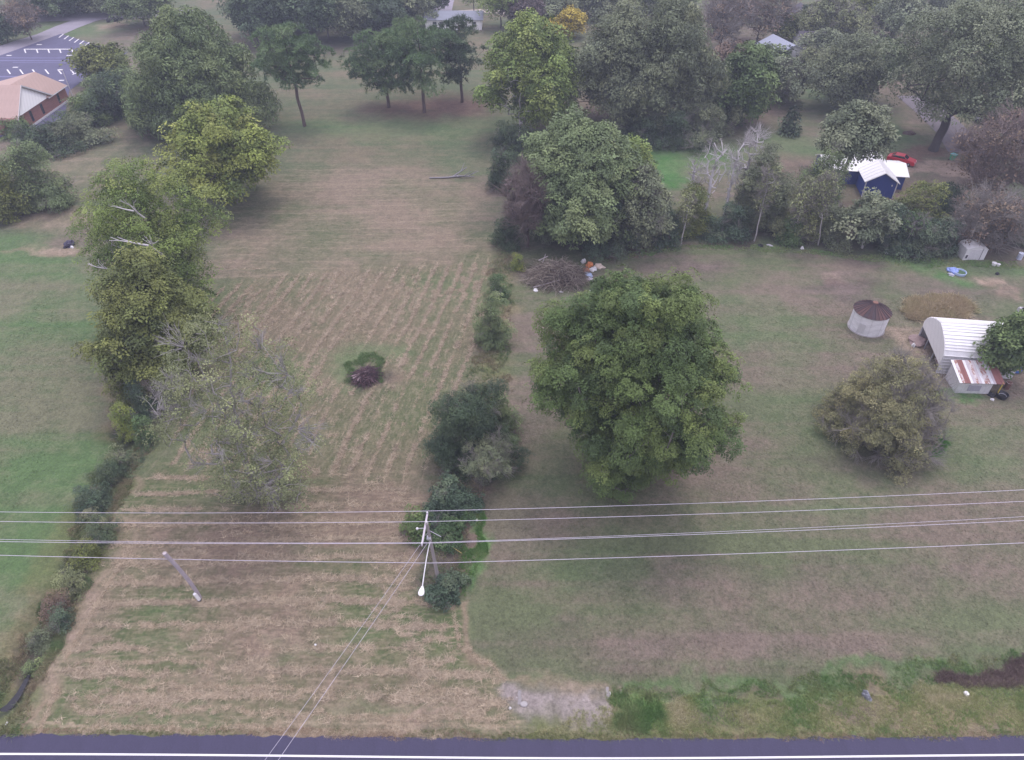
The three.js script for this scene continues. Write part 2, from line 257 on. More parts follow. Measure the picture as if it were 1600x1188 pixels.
{
  const xs = [], zs = [];
  const add = (a, arr, from, to, st) => { for (let v = from; v < to - 1e-6; v += st) arr.push(v); };
  for (const v of [-4000, -1500, -700, -350]) xs.push(v);
  add(0, xs, -220, -105, 5); add(0, xs, -105, -63, 1.5); add(0, xs, -63, 63, .6); add(0, xs, 63, 105, 1.5); add(0, xs, 105, 220.1, 5); for (const v of [350, 700, 1500, 4000]) xs.push(v);
  for (const v of [-6000, -2500, -1000, -600]) zs.push(v);
  add(0, zs, -340, -130, 5); add(0, zs, -130, -64, 1); add(0, zs, -64, -12, .5); for (const v of [-12, 0, 30, 100, 500, 2000]) zs.push(v);
  const tiles = [[-63, 63, -64, -12, 2048, 1000, .5], [-105, 105, -130, -64, 2048, 700, .75], [-220, 220, -340, -130, 2048, 900, 2]];
  const mats = tiles.map(a => tile(...a));
  const far = grain(256, (u, v) => { const n = tn(u, v, 5) * .5 + tn(u, v, 17) * .3 + tn(u, v, 70) * .2; return [mix(.34, .43, n), mix(.38, .41, n), mix(.28, .33, n)]; }, true); far.repeat.set(1 / 40, 1 / 40);
  mats.push(M([1, 1, 1], { map: far, roughness: 1 }));
  const posn = [], uvs = [], nor = [], idx = mats.map(() => []);
  const vid = mats.map(() => new Map());
  const which = (x, z) => { for (let k = 0; k < 3; k++) { const t = tiles[k]; if (x > t[0] && x < t[1] && z > t[2] && z < t[3]) return k; } return 3; };
  const vert = (k, i, j) => {
    const key = j * 10000 + i, m = vid[k]; if (m.has(key)) return m.get(key);
    const x = xs[i], z = zs[j], n = posn.length / 3, t = tiles[k]; posn.push(x, H(x, z), z);
    const e = .4; const nn = V(H(x - e, z) - H(x + e, z), 2 * e, H(x, z - e) - H(x, z + e)).normalize(); nor.push(nn.x, nn.y, nn.z);
    if (t) uvs.push((x - t[0]) / (t[1] - t[0]), (z - t[2]) / (t[3] - t[2])); else uvs.push(x, z);
    m.set(key, n); return n;
  };
  for (let j = 0; j < zs.length - 1; j++) for (let i = 0; i < xs.length - 1; i++) {
    const k = which((xs[i] + xs[i + 1]) / 2, (zs[j] + zs[j + 1]) / 2), a = vert(k, i, j), b = vert(k, i + 1, j), c = vert(k, i + 1, j + 1), d = vert(k, i, j + 1);
    idx[k].push(a, d, b, b, d, c);
  }
  const g = new THREE.BufferGeometry(); g.setAttribute('position', new THREE.Float32BufferAttribute(posn, 3)); g.setAttribute('normal', new THREE.Float32BufferAttribute(nor, 3)); g.setAttribute('uv', new THREE.Float32BufferAttribute(uvs, 2));
  const all = []; let st = 0; idx.forEach((l, k) => { g.addGroup(st, l.length, k); st += l.length; for (const v of l) all.push(v); }); g.setIndex(all);
  const o = new THREE.Mesh(g, mats); o.name = 'ground'; o.receiveShadow = true; scene.add(o);
  tag(o, 'mown grass and hayfield ground with straw rows and lawns', 'ground', null, 'structure');
}
function groundParams(x, z) { const o = new Array(8); for (const t of tileInfo) if (x > t.x0 && x < t.x1 && z > t.z0 && z < t.z1) { t.sample(x, z, o); return o; } paramsAt(x, z, o); return o; }

// ---------------------------------------------------------------- roads
function sheet(name, left, right, m, y, label, parent) {   // a ribbon between two edges, lying y above the ground
  const p = [], uv = [], ix = [], n = left.length;
  for (let i = 0; i < n; i++) for (const q of [left[i], right[i]]) { p.push(q.x, H(q.x, q.z) + y, q.z); uv.push(q.x / 4, q.z / 4); }
  for (let i = 0; i < n - 1; i++) ix.push(2 * i, 2 * i + 1, 2 * i + 2, 2 * i + 1, 2 * i + 3, 2 * i + 2);
  const g = new THREE.BufferGeometry(); g.setAttribute('position', new THREE.Float32BufferAttribute(p, 3)); g.setAttribute('uv', new THREE.Float32BufferAttribute(uv, 2)); g.setIndex(ix); g.computeVertexNormals();
  const nn = g.attributes.normal; for (let i = 0; i < nn.count; i++) nn.setXYZ(i, 0, 1, 0);
  if ((left[1].x - left[0].x) * (right[0].z - left[0].z) - (left[1].z - left[0].z) * (right[0].x - left[0].x) < 0) { const q = []; for (let i = 0; i < ix.length; i += 3) q.push(ix[i], ix[i + 2], ix[i + 1]); g.setIndex(q); }
  const o = part(name, g, m, parent || scene); if (!parent) tag(o, label, 'road', null, 'structure'); return o;
}
const asphaltTex = grain(512, (u, v) => { const s = tn(u, v, 150) > .72 ? .18 : 0, n = .62 + .2 * tn(u, v, 90) + .1 * tn(u, v * .3, 24) + .12 * tn(u, v, 5) + s; return [n, n, n]; });
const asphalt = M([.052, .047, .095], { map: asphaltTex, roughness: .8, bumpMap: bumpTex, bumpScale: .006 });
const paint = M([.85, .84, .86], { map: dirtTex, roughness: .7 });
const yellowPaint = M([.6, .42, .06], { map: dirtTex, roughness: .7 });
const edgeZ = x => -21.62 + .3 * Math.exp(-(((x - 6) / 24) ** 2));
{
  const road = tag(new THREE.Group(), 'dark asphalt road with a white edge line along the bottom', 'road', null, 'structure'); road.name = 'road'; scene.add(road);
  const A = [], B = [], l0 = [], l1 = [], y0 = [], y1 = [], y2 = [], y3 = [], f0 = [], f1 = [];
  for (let x = -400; x <= 400; x += Math.abs(x) < 60 ? .22 : 4) {
    const e = edgeZ(x), rag = (vn(x * 1.1, 3) - .5) * .22 + (vn(x * 4, 9) - .5) * .12;
    A.push(V(x, 0, e + rag)); B.push(V(x, 0, e + 9.0 + (vn(x, 50) - .5) * .2)); l0.push(V(x, 0, e + 1.22)); l1.push(V(x, 0, e + 1.35));
    y0.push(V(x, 0, e + 4.35)); y1.push(V(x, 0, e + 4.46)); y2.push(V(x, 0, e + 4.6)); y3.push(V(x, 0, e + 4.71)); f0.push(V(x, 0, e + 7.6)); f1.push(V(x, 0, e + 7.73));
  }
  sheet('asphalt', A, B, asphalt, .02, '', road); sheet('edge_line', l0, l1, paint, .026, '', road); sheet('edge_line', f0, f1, paint, .026, '', road);
  sheet('centre_line', y0, y1, yellowPaint, .026, '', road); sheet('centre_line', y2, y3, yellowPaint, .026, '', road);
}
function polySheet(name, pts, m, y, parent, label) {
  const s = new THREE.Shape(pts.map(p => new THREE.Vector2(p.x, -p.z))), g = new THREE.ShapeGeometry(s); g.rotateX(-Math.PI / 2); g.translate(0, y, 0);
  const uv = g.attributes.uv, q = g.attributes.position; for (let i = 0; i < uv.count; i++) uv.setXY(i, q.getX(i) / 6, q.getZ(i) / 6);
  const o = part(name, g, m, parent || scene); if (!parent) tag(o, label, 'pavement', null, 'structure'); return o;
}
const lotAsphalt = M([.115, .110, .19], { map: asphaltTex, roughness: .85 }), paleAsphalt = M([.34, .31, .36], { map: asphaltTex, roughness: .9 }), lotStreak = M([.2, .195, .34], { map: asphaltTex, roughness: .9 });
const track = (name, w, m, y, label, pts) => { const L = [], R = []; for (let i = 0; i < pts.length; i++) { const a = pts[Math.max(0, i - 1)], b = pts[Math.min(pts.length - 1, i + 1)], d = b.clone().sub(a).normalize(); L.push(V(pts[i].x - d.z * w / 2, 0, pts[i].z + d.x * w / 2)); R.push(V(pts[i].x + d.z * w / 2, 0, pts[i].z - d.x * w / 2)); } return sheet(name, L, R, m, y, label); };
track('access_road', 7, paleAsphalt, .03, 'pale access road curving from the car park up to the street', P(-60, 108, 0, 79, 40, 66, 75, 55, 105, 42, 132, 32, 160, 24));
track('street', 8, paleAsphalt, .04, 'pale street crossing behind the car park at the upper left', P(-200, 36, 0, 31, 40, 29, 110, 27, 200, 24, 300, 20));
track('far_street', 6, paleAsphalt, .03, 'narrow pale street running away behind the pines', P(680, 40, 688, 24, 692, 8, 697, -10, 703, -30));
track('concrete_drive', 4, M([.6, .52, .46], { map: dirtTex }), .04, 'pale concrete strip crossing behind the white bungalow', P(690, 21, 720, 19, 752, 17, 800, 20));
track('gravel_drive', 6.5, M([.20, .175, .19], { map: asphaltTex, roughness: .95 }), .04, 'grey gravel drive passing the trunk of the giant tree', P(1425, 150, 1462, 180, 1495, 212, 1512, 240));
{
  const lot = tag(new THREE.Group(), 'purple-grey car park with white bay lines beside the tan-roofed building', 'car park', null, 'structure'); lot.name = 'car_park'; scene.add(lot);
  polySheet('asphalt', P(-150, 150, -80, 110, 0, 87, 45, 71, 95, 53, 145, 69, 200, 82, 165, 105, 135, 122, 108, 142, 100, 190, -60, 230), lotAsphalt, .045, lot);
  const line = (x0, y0, x1, y1, w = .35) => { const a = at(x0, y0), b = at(x1, y1), d = b.clone().sub(a).normalize().multiplyScalar(w * .36), n = V(-d.z, 0, d.x); polySheet('bay_line', [a.clone().sub(n), b.clone().sub(n), b.clone().add(n), a.clone().add(n)], paint, .06, lot); };
  line(37, 77.2, 113, 77.2, .7); for (const x of [38, 57, 75, 93, 112]) line(x, 77.5, x + 2, 83, .38);
  for (let i = 0; i < 6; i++) line(11 + i * 19.8, 109, 16 + i * 20, 116, .4);
  line(113, 117, 131, 109.5, .5); for (let i = 0; i < 6; i++) line(94 + i * 8 + 5, 53.5 + i * 2.6, 92 + i * 8, 59 + i * 2.6, .45);
  for (const [x, y] of [[61, 70], [14, 87], [108, 87], [24, 105.5], [18, 126], [96, 126]]) line(x - 4, y, x + 4, y, .8);
  for (const [y0, y1, x0, x1] of [[90, 91.4, -10, 128], [94, 95.8, -10, 120], [97.5, 98.4, 20, 130], [119, 121, -10, 60]]) polySheet('worn_strip', P(x0, y0, x1, y0 + .6, x1, y1, x0, y1), lotStreak, .055, lot);
}
// ---------------------------------------------------------------- trees
function leafSpray(seed, n, len, wid, flat, hang = 0) {     // a twig's worth of leaves, about 1 m across
  const r = rng(seed), p = [], nn = [];
  for (let i = 0; i < n; i++) {
    const a = r() * 6.283, q = Math.sqrt(r()) * .85, c = V(Math.cos(a) * q, (.3 - .35 * q * q) * flat + (r() - .5) * .5 * flat, Math.sin(a) * q);
    const dir = V(Math.cos(a + (r() - .5) * 2), (r() - .6) * .8 - hang, Math.sin(a + (r() - .5) * 2)).normalize();
    const up = V((r() - .5) * 1.3, 1, (r() - .5) * 1.3).normalize(), side = dir.clone().cross(up).normalize(), L = len * (.65 + r() * .7), Wd = wid * (.65 + r() * .7) / 2;
    const nrm = side.clone().cross(dir).normalize();
    const a0 = c, tip = c.clone().addScaledVector(dir, L), m = c.clone().addScaledVector(dir, L * .45);
    const l = m.clone().addScaledVector(side, Wd).addScaledVector(nrm, L * .08), rr = m.clone().addScaledVector(side, -Wd).addScaledVector(nrm, L * .08);
    for (const t of [[a0, l, tip], [a0, tip, rr]]) { const fn = t[1].clone().sub(t[0]).cross(t[2].clone().sub(t[0])).normalize(); for (const v of t) { p.push(v.x, v.y, v.z); nn.push(fn.x, fn.y, fn.z); } }
  }
  const g = new THREE.BufferGeometry(); g.setAttribute('position', new THREE.Float32BufferAttribute(p, 3)); g.setAttribute('normal', new THREE.Float32BufferAttribute(nn, 3)); return g;
}
function needleSpray(seed) {                               // pine: tufts of long needles
  const r = rng(seed), p = [], nn = [];
  for (let k = 0; k < 7; k++) {
    const a = r() * 6.283, q = Math.sqrt(r()) * .75, c = V(Math.cos(a) * q, (r() - .5) * .25, Math.sin(a) * q);
    for (let i = 0; i < 9; i++) {
      const d = V(r() - .5, r() * .75 - .12, r() - .5).normalize(), s = d.clone().cross(V(r() - .5, r(), r() - .5)).normalize().multiplyScalar(.045), t = c.clone().addScaledVector(d, .42 + r() * .2);
      const fn = s.clone().cross(d).normalize(); for (const v of [c.clone().sub(s), c.clone().add(s), t]) { p.push(v.x, v.y, v.z); nn.push(fn.x, fn.y, fn.z); }
    }
  }
  const g = new THREE.BufferGeometry(); g.setAttribute('position', new THREE.Float32BufferAttribute(p, 3)); g.setAttribute('normal', new THREE.Float32BufferAttribute(nn, 3)); return g;
}
function twigSpray(seed, n = 16) {                          // bare twigs, about 1 m
  const r = rng(seed), gs = [];
  for (let i = 0; i < n; i++) {
    const a = r() * 6.283, b = V(Math.cos(a) * .06, .02, Math.sin(a) * .06).multiplyScalar(r() * 3), t = V(Math.cos(a) * (.3 + r() * .7), .35 + r() * .75, Math.sin(a) * (.3 + r() * .7)), m = b.clone().lerp(t, .5).add(V((r() - .5) * .2, .06, (r() - .5) * .2));
    gs.push(bar(b, m, .016, 3, .012), bar(m, t, .012, 3, .005));
    for (let k = 0; k < 2; k++) gs.push(bar(m.clone().lerp(t, r() * .6), t.clone().add(V((r() - .5) * .7, (r() - .2) * .4, (r() - .5) * .7)), .008, 3, .004));
  }
  const o = mergeGeometries(gs.map(g => { const k = g.toNonIndexed(); k.deleteAttribute('uv'); return k; })); return o;
}
const SPRAY = { broad: [1, 2, 3].map(s => leafSpray(s, 26, .46, .27, .8)), fine: [4, 5, 6].map(s => leafSpray(s, 34, .34, .17, .9)), hang: [7, 8].map(s => leafSpray(s, 30, .55, .16, 1, .9)), big: [9, 10].map(s => leafSpray(s, 22, .55, .36, .7)), needle: [11, 12].map(needleSpray), sparse: [13, 14].map(s => leafSpray(s, 12, .34, .2, 1.1)) };
const TWIG = [21, 22].map(s => twigSpray(s)), BIGTWIG = twigSpray(23, 30);
const leafMat = M([1, 1, 1], { roughness: .75 }), needleMat = M([1, 1, 1], { roughness: .8 });
const twigMat = { pale: M([.46, .43, .43]), ash: M([.34, .32, .31]), grey: M([.25, .23, .21]), brown: M([.21, .165, .15]), dark: M([.08, .07, .07]) };
const bark = { ash: M([.38, .36, .35], { map: streakTex }), grey: M([.20, .18, .17], { map: streakTex }), pale: M([.52, .50, .50], { map: streakTex }), dark: M([.09, .08, .08], { map: streakTex }), brown: M([.15, .11, .10], { map: streakTex }), white: M([.66, .64, .66], { map: streakTex }) };
// palettes: albedo pairs of the leaves
const PAL = {
  pecan: [[0.1078, 0.165, 0.0439], [0.0682, 0.1144, 0.0376], [0.1595, 0.2068, 0.0522]], sycamore: [[0.165, 0.209, 0.0679], [0.099, 0.143, 0.0522], [0.22, 0.2475, 0.0993]], olive: [[0.161, 0.1898, 0.0459], [0.0943, 0.1265, 0.0371], [0.207, 0.23, 0.0601]],
  yellowgreen: [[0.216, 0.27, 0.0492], [0.1296, 0.1836, 0.0462], [0.2916, 0.3132, 0.0718]], willow: [[0.1774, 0.2378, 0.0974], [0.1225, 0.1712, 0.0727], [0.2338, 0.2854, 0.1143]], dark: [[0.0637, 0.1044, 0.0485], [0.046, 0.0731, 0.0427], [0.0991, 0.1392, 0.0599]],
  bluedark: [[0.0739, 0.121, 0.066], [0.0515, 0.0851, 0.0532], [0.1288, 0.1624, 0.0904]], greydark: [[0.1735, 0.2053, 0.1111], [0.1239, 0.1496, 0.0883], [0.2301, 0.2523, 0.1311]], pine: [[0.1338, 0.2162, 0.0893], [0.0994, 0.1598, 0.0739], [0.1912, 0.2631, 0.1155]], pale: [[0.187, 0.22, 0.1254], [0.121, 0.154, 0.0836], [0.242, 0.2695, 0.1567]],
  yellow: [[.42, .33, .03], [.30, .25, .03], [.50, .40, .06]], green: [[0.1092, 0.1667, 0.0492], [0.0713, 0.115, 0.0382], [0.1552, 0.207, 0.0655]], brown: [[0.1955, 0.138, 0.0929], [0.138, 0.0978, 0.0765], [0.23, 0.1725, 0.1092]], purple: [[.13, .10, .09], [.085, .06, .07], [.15, .11, .11]], greyleaf: [[0.209, 0.2365, 0.1045], [0.143, 0.1705, 0.0752], [0.275, 0.297, 0.1358]], weed: [[.085, .15, .05], [.055, .105, .038], [.13, .19, .075]],
  scrub: [[0.1176, 0.1624, 0.0745], [0.0672, 0.1098, 0.0596], [0.224, 0.2184, 0.1224]], bronze: [[0.236, 0.236, 0.1087], [0.1645, 0.1716, 0.0815], [0.3075, 0.286, 0.1358]], lime: [[0.1834, 0.253, 0.0568], [0.1201, 0.1834, 0.0459], [0.2593, 0.31, 0.0819]],
};
function tubes(nodes, mats) {                              // the wood: every node but the first carries a piece from its parent
  const kids = nodes.map(() => []); nodes.forEach((n, i) => { if (n.p >= 0) kids[n.p].push(i); });
  const P_ = [], N_ = [], U_ = [];
  const ring = (c, d, r, s) => { const u = Math.abs(d.y) < .9 ? V(0, 1, 0).cross(d).normalize() : V(1, 0, 0).cross(d).normalize(), w = d.clone().cross(u), o = []; for (let k = 0; k <= s; k++) { const a = k / s * 6.2832, n = u.clone().multiplyScalar(Math.cos(a)).addScaledVector(w, Math.sin(a)); o.push([c.clone().addScaledVector(n, r), n]); } return o; };
  const chain = (start, first) => {
    let i = first, prev = nodes[start], list = [[prev.v, Math.min(prev.r, nodes[first].r * 1.25)]];
    for (;;) { list.push([nodes[i].v, nodes[i].r]); const k = kids[i]; if (!k.length) break; let b = k[0]; for (const q of k) if (nodes[q].r > nodes[b].r) b = q; for (const q of k) if (q !== b) chain(i, q); i = b; }
    const s = list[1][1] > .12 ? 8 : list[1][1] > .04 ? 5 : 3; let last = null, len = 0;
    for (let k = 0; k < list.length; k++) {
      const d = list[Math.min(list.length - 1, k + 1)][0].clone().sub(list[Math.max(0, k - 1)][0]).normalize(), R = ring(list[k][0], d, list[k][1], s);
      if (last) { const l1 = len + list[k][0].distanceTo(list[k - 1][0]); for (let a = 0; a < s; a++) { const q = [[last[a], a, len], [last[a + 1], a + 1, len], [R[a], a, l1], [last[a + 1], a + 1, len], [R[a + 1], a + 1, l1], [R[a], a, l1]]; for (const [v, ua, vb] of q) { P_.push(v[0].x, v[0].y, v[0].z); N_.push(v[1].x, v[1].y, v[1].z); U_.push(ua / s, vb * .3); } } len = l1; }
      last = R;
    }
  };
  for (const q of kids[0]) chain(0, q);
  const g = new THREE.BufferGeometry(); g.setAttribute('position', new THREE.Float32BufferAttribute(P_, 3)); g.setAttribute('normal', new THREE.Float32BufferAttribute(N_, 3)); g.setAttribute('uv', new THREE.Float32BufferAttribute(U_, 2)); return g;
}
const PROF = {
  round: t => Math.sqrt(Math.max(0, 1 - (2 * t - 1) ** 2)) * .35 + .65 * Math.sin(Math.PI * Math.pow(t * .94 + .03, .8)),
  spread: t => Math.pow(Math.sin(Math.PI * (t * .85 + .1)), .6), tall: t => Math.pow(Math.sin(Math.PI * (t * .86 + .08)), .75) * (1 - .15 * t), cone: t => Math.pow(1 - t, .8) * sst(-.12, .12, t) + .06, dome: t => Math.sqrt(Math.max(0, 1 - t * t)) * .8 + .2 * (1 - t), scrub: t => (.75 + .25 * Math.sin(t * 9)) * Math.sqrt(Math.max(0, 1 - t * t * .9)), pecan: t => mix(.5, 1, sst(0, .55, t)) * (1 - .62 * sst(.58, 1.05, t)), vase: t => .35 + .65 * Math.sin(Math.PI * .5 * Math.min(1, t * 1.25)) * Math.sqrt(Math.max(0, 1 - Math.pow(t, 5))),
};
/* o: h, r, cb (crown base 0..1), prof, lr lobe radius, s spray size, dens, spray, pal, bark, trunk radius, leaf (share of lobes in leaf), twigs, lean [x,z], off [x,z] crown offset, flat */
function growTree(o) {
  const r = rng(o.seed), h = o.h, y0 = o.cb * h, lr = o.lr || (.17 * o.r + .45), prof = PROF[o.prof || 'round'], lean = o.lean || [0, 0], nodes = [{ v: V(0, -.25, 0), p: -1, r: 0 }];
  const stems = o.stems || 1, top = o.trunkTop || .78, ends = [];
  for (let s = 0; s < stems; s++) {
    let p = 0; const sa = s / stems * 6.28 + r(), so = stems > 1 ? o.r * .28 : 0, n = Math.max(4, Math.round(h * top / 1.3));
    for (let i = 1; i <= n; i++) { const t = i / n; nodes.push({ v: V(lean[0] * t + Math.cos(sa) * so * t * t + (r() - .5) * .12 * h / n * 1.4, h * top * t, lean[1] * t + Math.sin(sa) * so * t * t + (r() - .5) * .12 * h / n * 1.4), p, r: 0 }); p = nodes.length - 1; }
  }
  // crown lobes inside the outline
  const lobes = [], ph = [r() * 6, r() * 6, r() * 6], Hc = h - y0, surf = 2 * Math.PI * o.r * (Hc + o.r) * .8, nL = Math.round((o.nl || 1) * clamp(surf / (lr * lr * 2.3), 9, 430));
  for (let tries = 0; lobes.length < nL && tries < nL * 30; tries++) {
    const t = r(), a = r() * 6.2832, R = o.r * prof(t) * (1 + (o.noise ?? 1) * (.17 * Math.sin(2 * a + ph[0] + t * 3) + .15 * Math.sin(3 * a + ph[1] - t * 5) + .12 * Math.sin(5 * a + ph[2] + t * 9))), q = r() < .74 ? .66 + .44 * r() : Math.sqrt(r()) * .72;
    if (r() > .25 + .75 * R / o.r) continue;
    const y = y0 + t * Hc, k = clamp(y / (h * top)), c = V(lean[0] * k + (o.off ? o.off[0] : 0) + Math.cos(a) * Math.max(.05, R - lr * .55) * q, Math.min(y, h - lr * .6), lean[1] * k + (o.off ? o.off[1] : 0) + Math.sin(a) * Math.max(.05, R - lr * .55) * q);
    if (o.layers) { const st = Hc / o.layers; c.y = y0 + (Math.floor((c.y - y0) / st) + .5) * st + (r() - .5) * st * .35; }
    let ok = true; for (const l of lobes) if (l.c.distanceTo(c) < lr * 1.02 * (o.space || 1)) { ok = false; break; } if (!ok) continue;
    lobes.push({ c, a, q, lr: lr * (.55 + .9 * r()) });
  }
  lobes.sort((a, b) => a.c.y - b.c.y + (a.q - b.q) * 3);
  for (const l of lobes) {
    let best = 1, bc = 1e9;
    for (let i = 1; i < nodes.length; i++) { const v = nodes[i].v, d = v.distanceTo(l.c), rise = (l.c.y - v.y) / d, c = d * (1 + (rise < .1 ? (.1 - rise) * 1.6 : 0) * (o.droop ? .3 : 1)) + (v.y < y0 * .6 ? 4 : 0); if (c < bc) { bc = c; best = i; } }
    const from = nodes[best].v, d = from.distanceTo(l.c), n = clamp(Math.round(d / 1.1), 1, 5); let p = best;
    for (let i = 1; i <= n; i++) { const t = i / n, v = from.clone().lerp(l.c, t); v.y += Math.sin(Math.PI * t) * d * .1; if (i < n) v.add(V((r() - .5) * .22 * d / n, (r() - .5) * .22 * d / n, (r() - .5) * .22 * d / n)); nodes.push({ v, p, r: 0 }); p = nodes.length - 1; }
    l.n = p; l.dir = l.c.clone().sub(nodes[nodes[p].p].v).normalize();
  }
  const e = 2.15, tip = (o.tip || .022); const acc = new Float32Array(nodes.length), isEnd = new Uint8Array(nodes.length).fill(1); nodes.forEach(n => { if (n.p >= 0) isEnd[n.p] = 0; });
  for (let i = nodes.length - 1; i >= 0; i--) { if (isEnd[i]) acc[i] = Math.pow(tip, e); nodes[i].r = Math.pow(acc[i], 1 / e); if (nodes[i].p >= 0) acc[nodes[i].p] += acc[i] * 1.03; }
  const k = (o.tr || .012 * h + .05) / nodes[1].r; for (const n of nodes) n.r = Math.max(tip * .8, n.r * (n.r > .1 || k < 1 ? k : mix(1, k, clamp(n.r / .1))));
  nodes[0].r = nodes[1].r * 1.35;
  return { nodes, lobes, lr };
}
const dummy = new THREE.Object3D(), UPV = V(0, 1, 0), qa = new THREE.Quaternion(), qb = new THREE.Quaternion();
function inst(name, geo, m, list, parent) {            // list: [position, up, turn, scale, colour, scaleY]
  const o = new THREE.InstancedMesh(geo, m, list.length), mt = new THREE.Matrix4(), sc = V(1, 1, 1);
  list.forEach((l, i) => { qa.setFromUnitVectors(UPV, l[1]); qb.setFromAxisAngle(UPV, l[2]); qa.multiply(qb); sc.set(l[3], l[3] * (l[5] || 1), l[3]); mt.compose(l[0], qa, sc); o.setMatrixAt(i, mt); if (l[4]) o.setColorAt(i, l[4]); });
  o.name = name; o.castShadow = o.receiveShadow = true; o.userData.kind = 'stuff'; parent.add(o); return o;
}
const palMix = (pal, r) => { const t = r(), a = pal[0], b = t < .5 ? pal[1] : pal[2], k = Math.abs(t - .5) * 2 * .9, j = .88 + .24 * r(); return C(mix(a[0], b[0], k) * j, mix(a[1], b[1], k) * j, mix(a[2], b[2], k) * j); };
function makeTree(name, label, category, pos, o) {
  const t = thing(name, label, category, pos, 0, o.group), g = growTree(o), r = rng(o.seed * 7 + 3), pal = PAL[o.pal || 'green'], sprays = SPRAY[o.spray || 'broad'], s = o.s || .8, leaf = o.leaf ?? 1;
  part(o.stemName || 'trunk', tubes(g.nodes), bark[o.bark || 'grey'], t);
  const lists = sprays.map(() => []), tw = [[], []];
  for (const l of g.lobes) {
    const inLeaf = (typeof leaf === 'function' ? leaf(l.c, r) : r() < leaf), tint = pal2(pal, r, l.c.y / o.h);
    const cov = typeof inLeaf === 'number' ? inLeaf : inLeaf ? 1 : 0, n = Math.round(cov * (o.dens || 1) * clamp(4.0 * l.lr * l.lr / (s * s), 3, 170));
    const ax = .75 + .5 * r(), ay = .7 + .6 * r(), az = .75 + .5 * r();
    for (let i = 0; i < n; i++) {
      const z = r() * 2 - 1, a = r() * 6.2832, q = Math.sqrt(1 - z * z), d = V(Math.cos(a) * q, z, Math.sin(a) * q); if (d.y < -.35 && r() < .6) d.y *= -1;
      const k = r() < .22 ? .9 + .55 * r() : .4 + .55 * Math.sqrt(r()), p = V(l.c.x + d.x * l.lr * k * ax, l.c.y + d.y * l.lr * k * (o.flat || .8) * ay, l.c.z + d.z * l.lr * k * az);
      if (p.y < .1) p.y = .1 + r() * .3;
      const u = d.multiplyScalar(.75).add(V((r() - .5) * .7, o.spray === 'hang' ? .3 : .65, (r() - .5) * .7)).normalize(), j = .74 + .52 * r();
      lists[(r() * sprays.length) | 0].push([p, u, r() * 6.28, s * (.65 + .7 * r()), tint.clone().multiplyScalar(j)]);
    }
    if (o.twigs) for (let i = 0; i < Math.floor((cov ? .35 : 1) * o.twigs + r()); i++) { const u = l.dir.clone().add(V((r() - .5) * 1.3, r() * .5, (r() - .5) * 1.3)).normalize(); tw[i & 1].push([l.c.clone().addScaledVector(l.dir, (r() - .6) * l.lr * .9), u, r() * 6, l.lr * (.8 + .9 * r())]); }
  }
  lists.forEach((l, i) => { if (l.length) inst(o.leafName || 'crown', sprays[i], o.spray === 'needle' ? needleMat : leafMat, l, t); });
  tw.forEach((l, i) => { if (l.length) inst('twigs', TWIG[i], twigMat[o.twigCol || 'grey'], l, t); });
  return t;
}
function pal2(pal, r, t) { return palMix(pal, r); }
let SEED = 100;
// a tree or bush from its foot in the photograph, its topmost row and its width there
function plant(kind, bx, by, ty, wpx, label, o = {}) {
  const K = { ...KIND[kind], ...o }, pos = G(bx, by), R = wpx / 2 / F * depthOf(4, pos.z) * (pos.z < -118 ? 1.0 : .88);
  if (kind === 'bush') pos.z -= R * .7;
  if (!K.foot) { const hc = heightAt(pos.z - R * .35, ty) * .6; pos.x = (bx - CX) / F * depthOf(hc, pos.z); }   // the column given is that of the crown, not of the foot
  pos.y = H(pos.x, pos.z);
  const h = Math.max(.8, heightAt(pos.z - R * .35, ty)) * (K.hk || 1), dist = Math.hypot(pos.z, CAMH, pos.x);
  K.seed = o.seed || SEED++; K.h = h; K.r = R; K.s = (K.s || .8) * .74 * clamp(dist / 95, .68, 1.75); K.lr = Math.max((K.lrk || .2) * .82 * R + .3, K.s * .75);
  return makeTree(K.name || 'tree', label, K.cat || 'tree', pos, K);
}
const KIND = {
  pecan: { name: 'pecan_tree', prof: 'pecan', cb: .04, spray: 'broad', pal: 'pecan', bark: 'grey', s: .64, dens: 1.1, lrk: .11, tr: .42, nl: 1.0, space: .98, noise: .8 },
  broad: { name: 'broadleaf_tree', prof: 'round', cb: .16, spray: 'broad', pal: 'green', s: .9, dens: 1.1 },
  spread: { name: 'broadleaf_tree', prof: 'spread', cb: .26, spray: 'fine', pal: 'green', s: .95, dens: 1 },
  willow: { name: 'broadleaf_tree', prof: 'dome', cb: .08, spray: 'hang', pal: 'willow', s: .95, dens: 1.15 },
  sycamore: { name: 'sycamore_tree', prof: 'tall', cb: .12, spray: 'broad', pal: 'sycamore', bark: 'pale', s: .85, dens: 1.0 },
  pine: { foot: 1, name: 'pine_tree', prof: 'tall', cb: .36, spray: 'needle', pal: 'pine', bark: 'brown', s: .95, dens: 1.1, layers: 5, flat: .24, trunkTop: .97, lrk: .33, nl: .42, noise: 1.7 },
  bush: { name: 'bush', cat: 'bush', prof: 'scrub', cb: .02, spray: 'fine', pal: 'dark', s: .72, dens: .85, stems: 5, stemName: 'stem', leafName: 'foliage', trunkTop: .7, tr: .06, noise: 1.7, lrk: .2, twigs: .6, twigCol: 'grey' },
  bare: { name: 'bare_tree', prof: 'vase', cb: .22, spray: 'sparse', pal: 'purple', bark: 'grey', s: .9, dens: .25, leaf: .3, twigs: 2.5, nl: 1.1, lrk: .22, tip: .025 },
  dead: { foot: 1, name: 'dead_tree', prof: 'vase', cb: .3, bark: 'white', leaf: 0, twigs: .7, twigCol: 'pale', nl: .7, tip: .055, lrk: .3, tr: .28 },
};
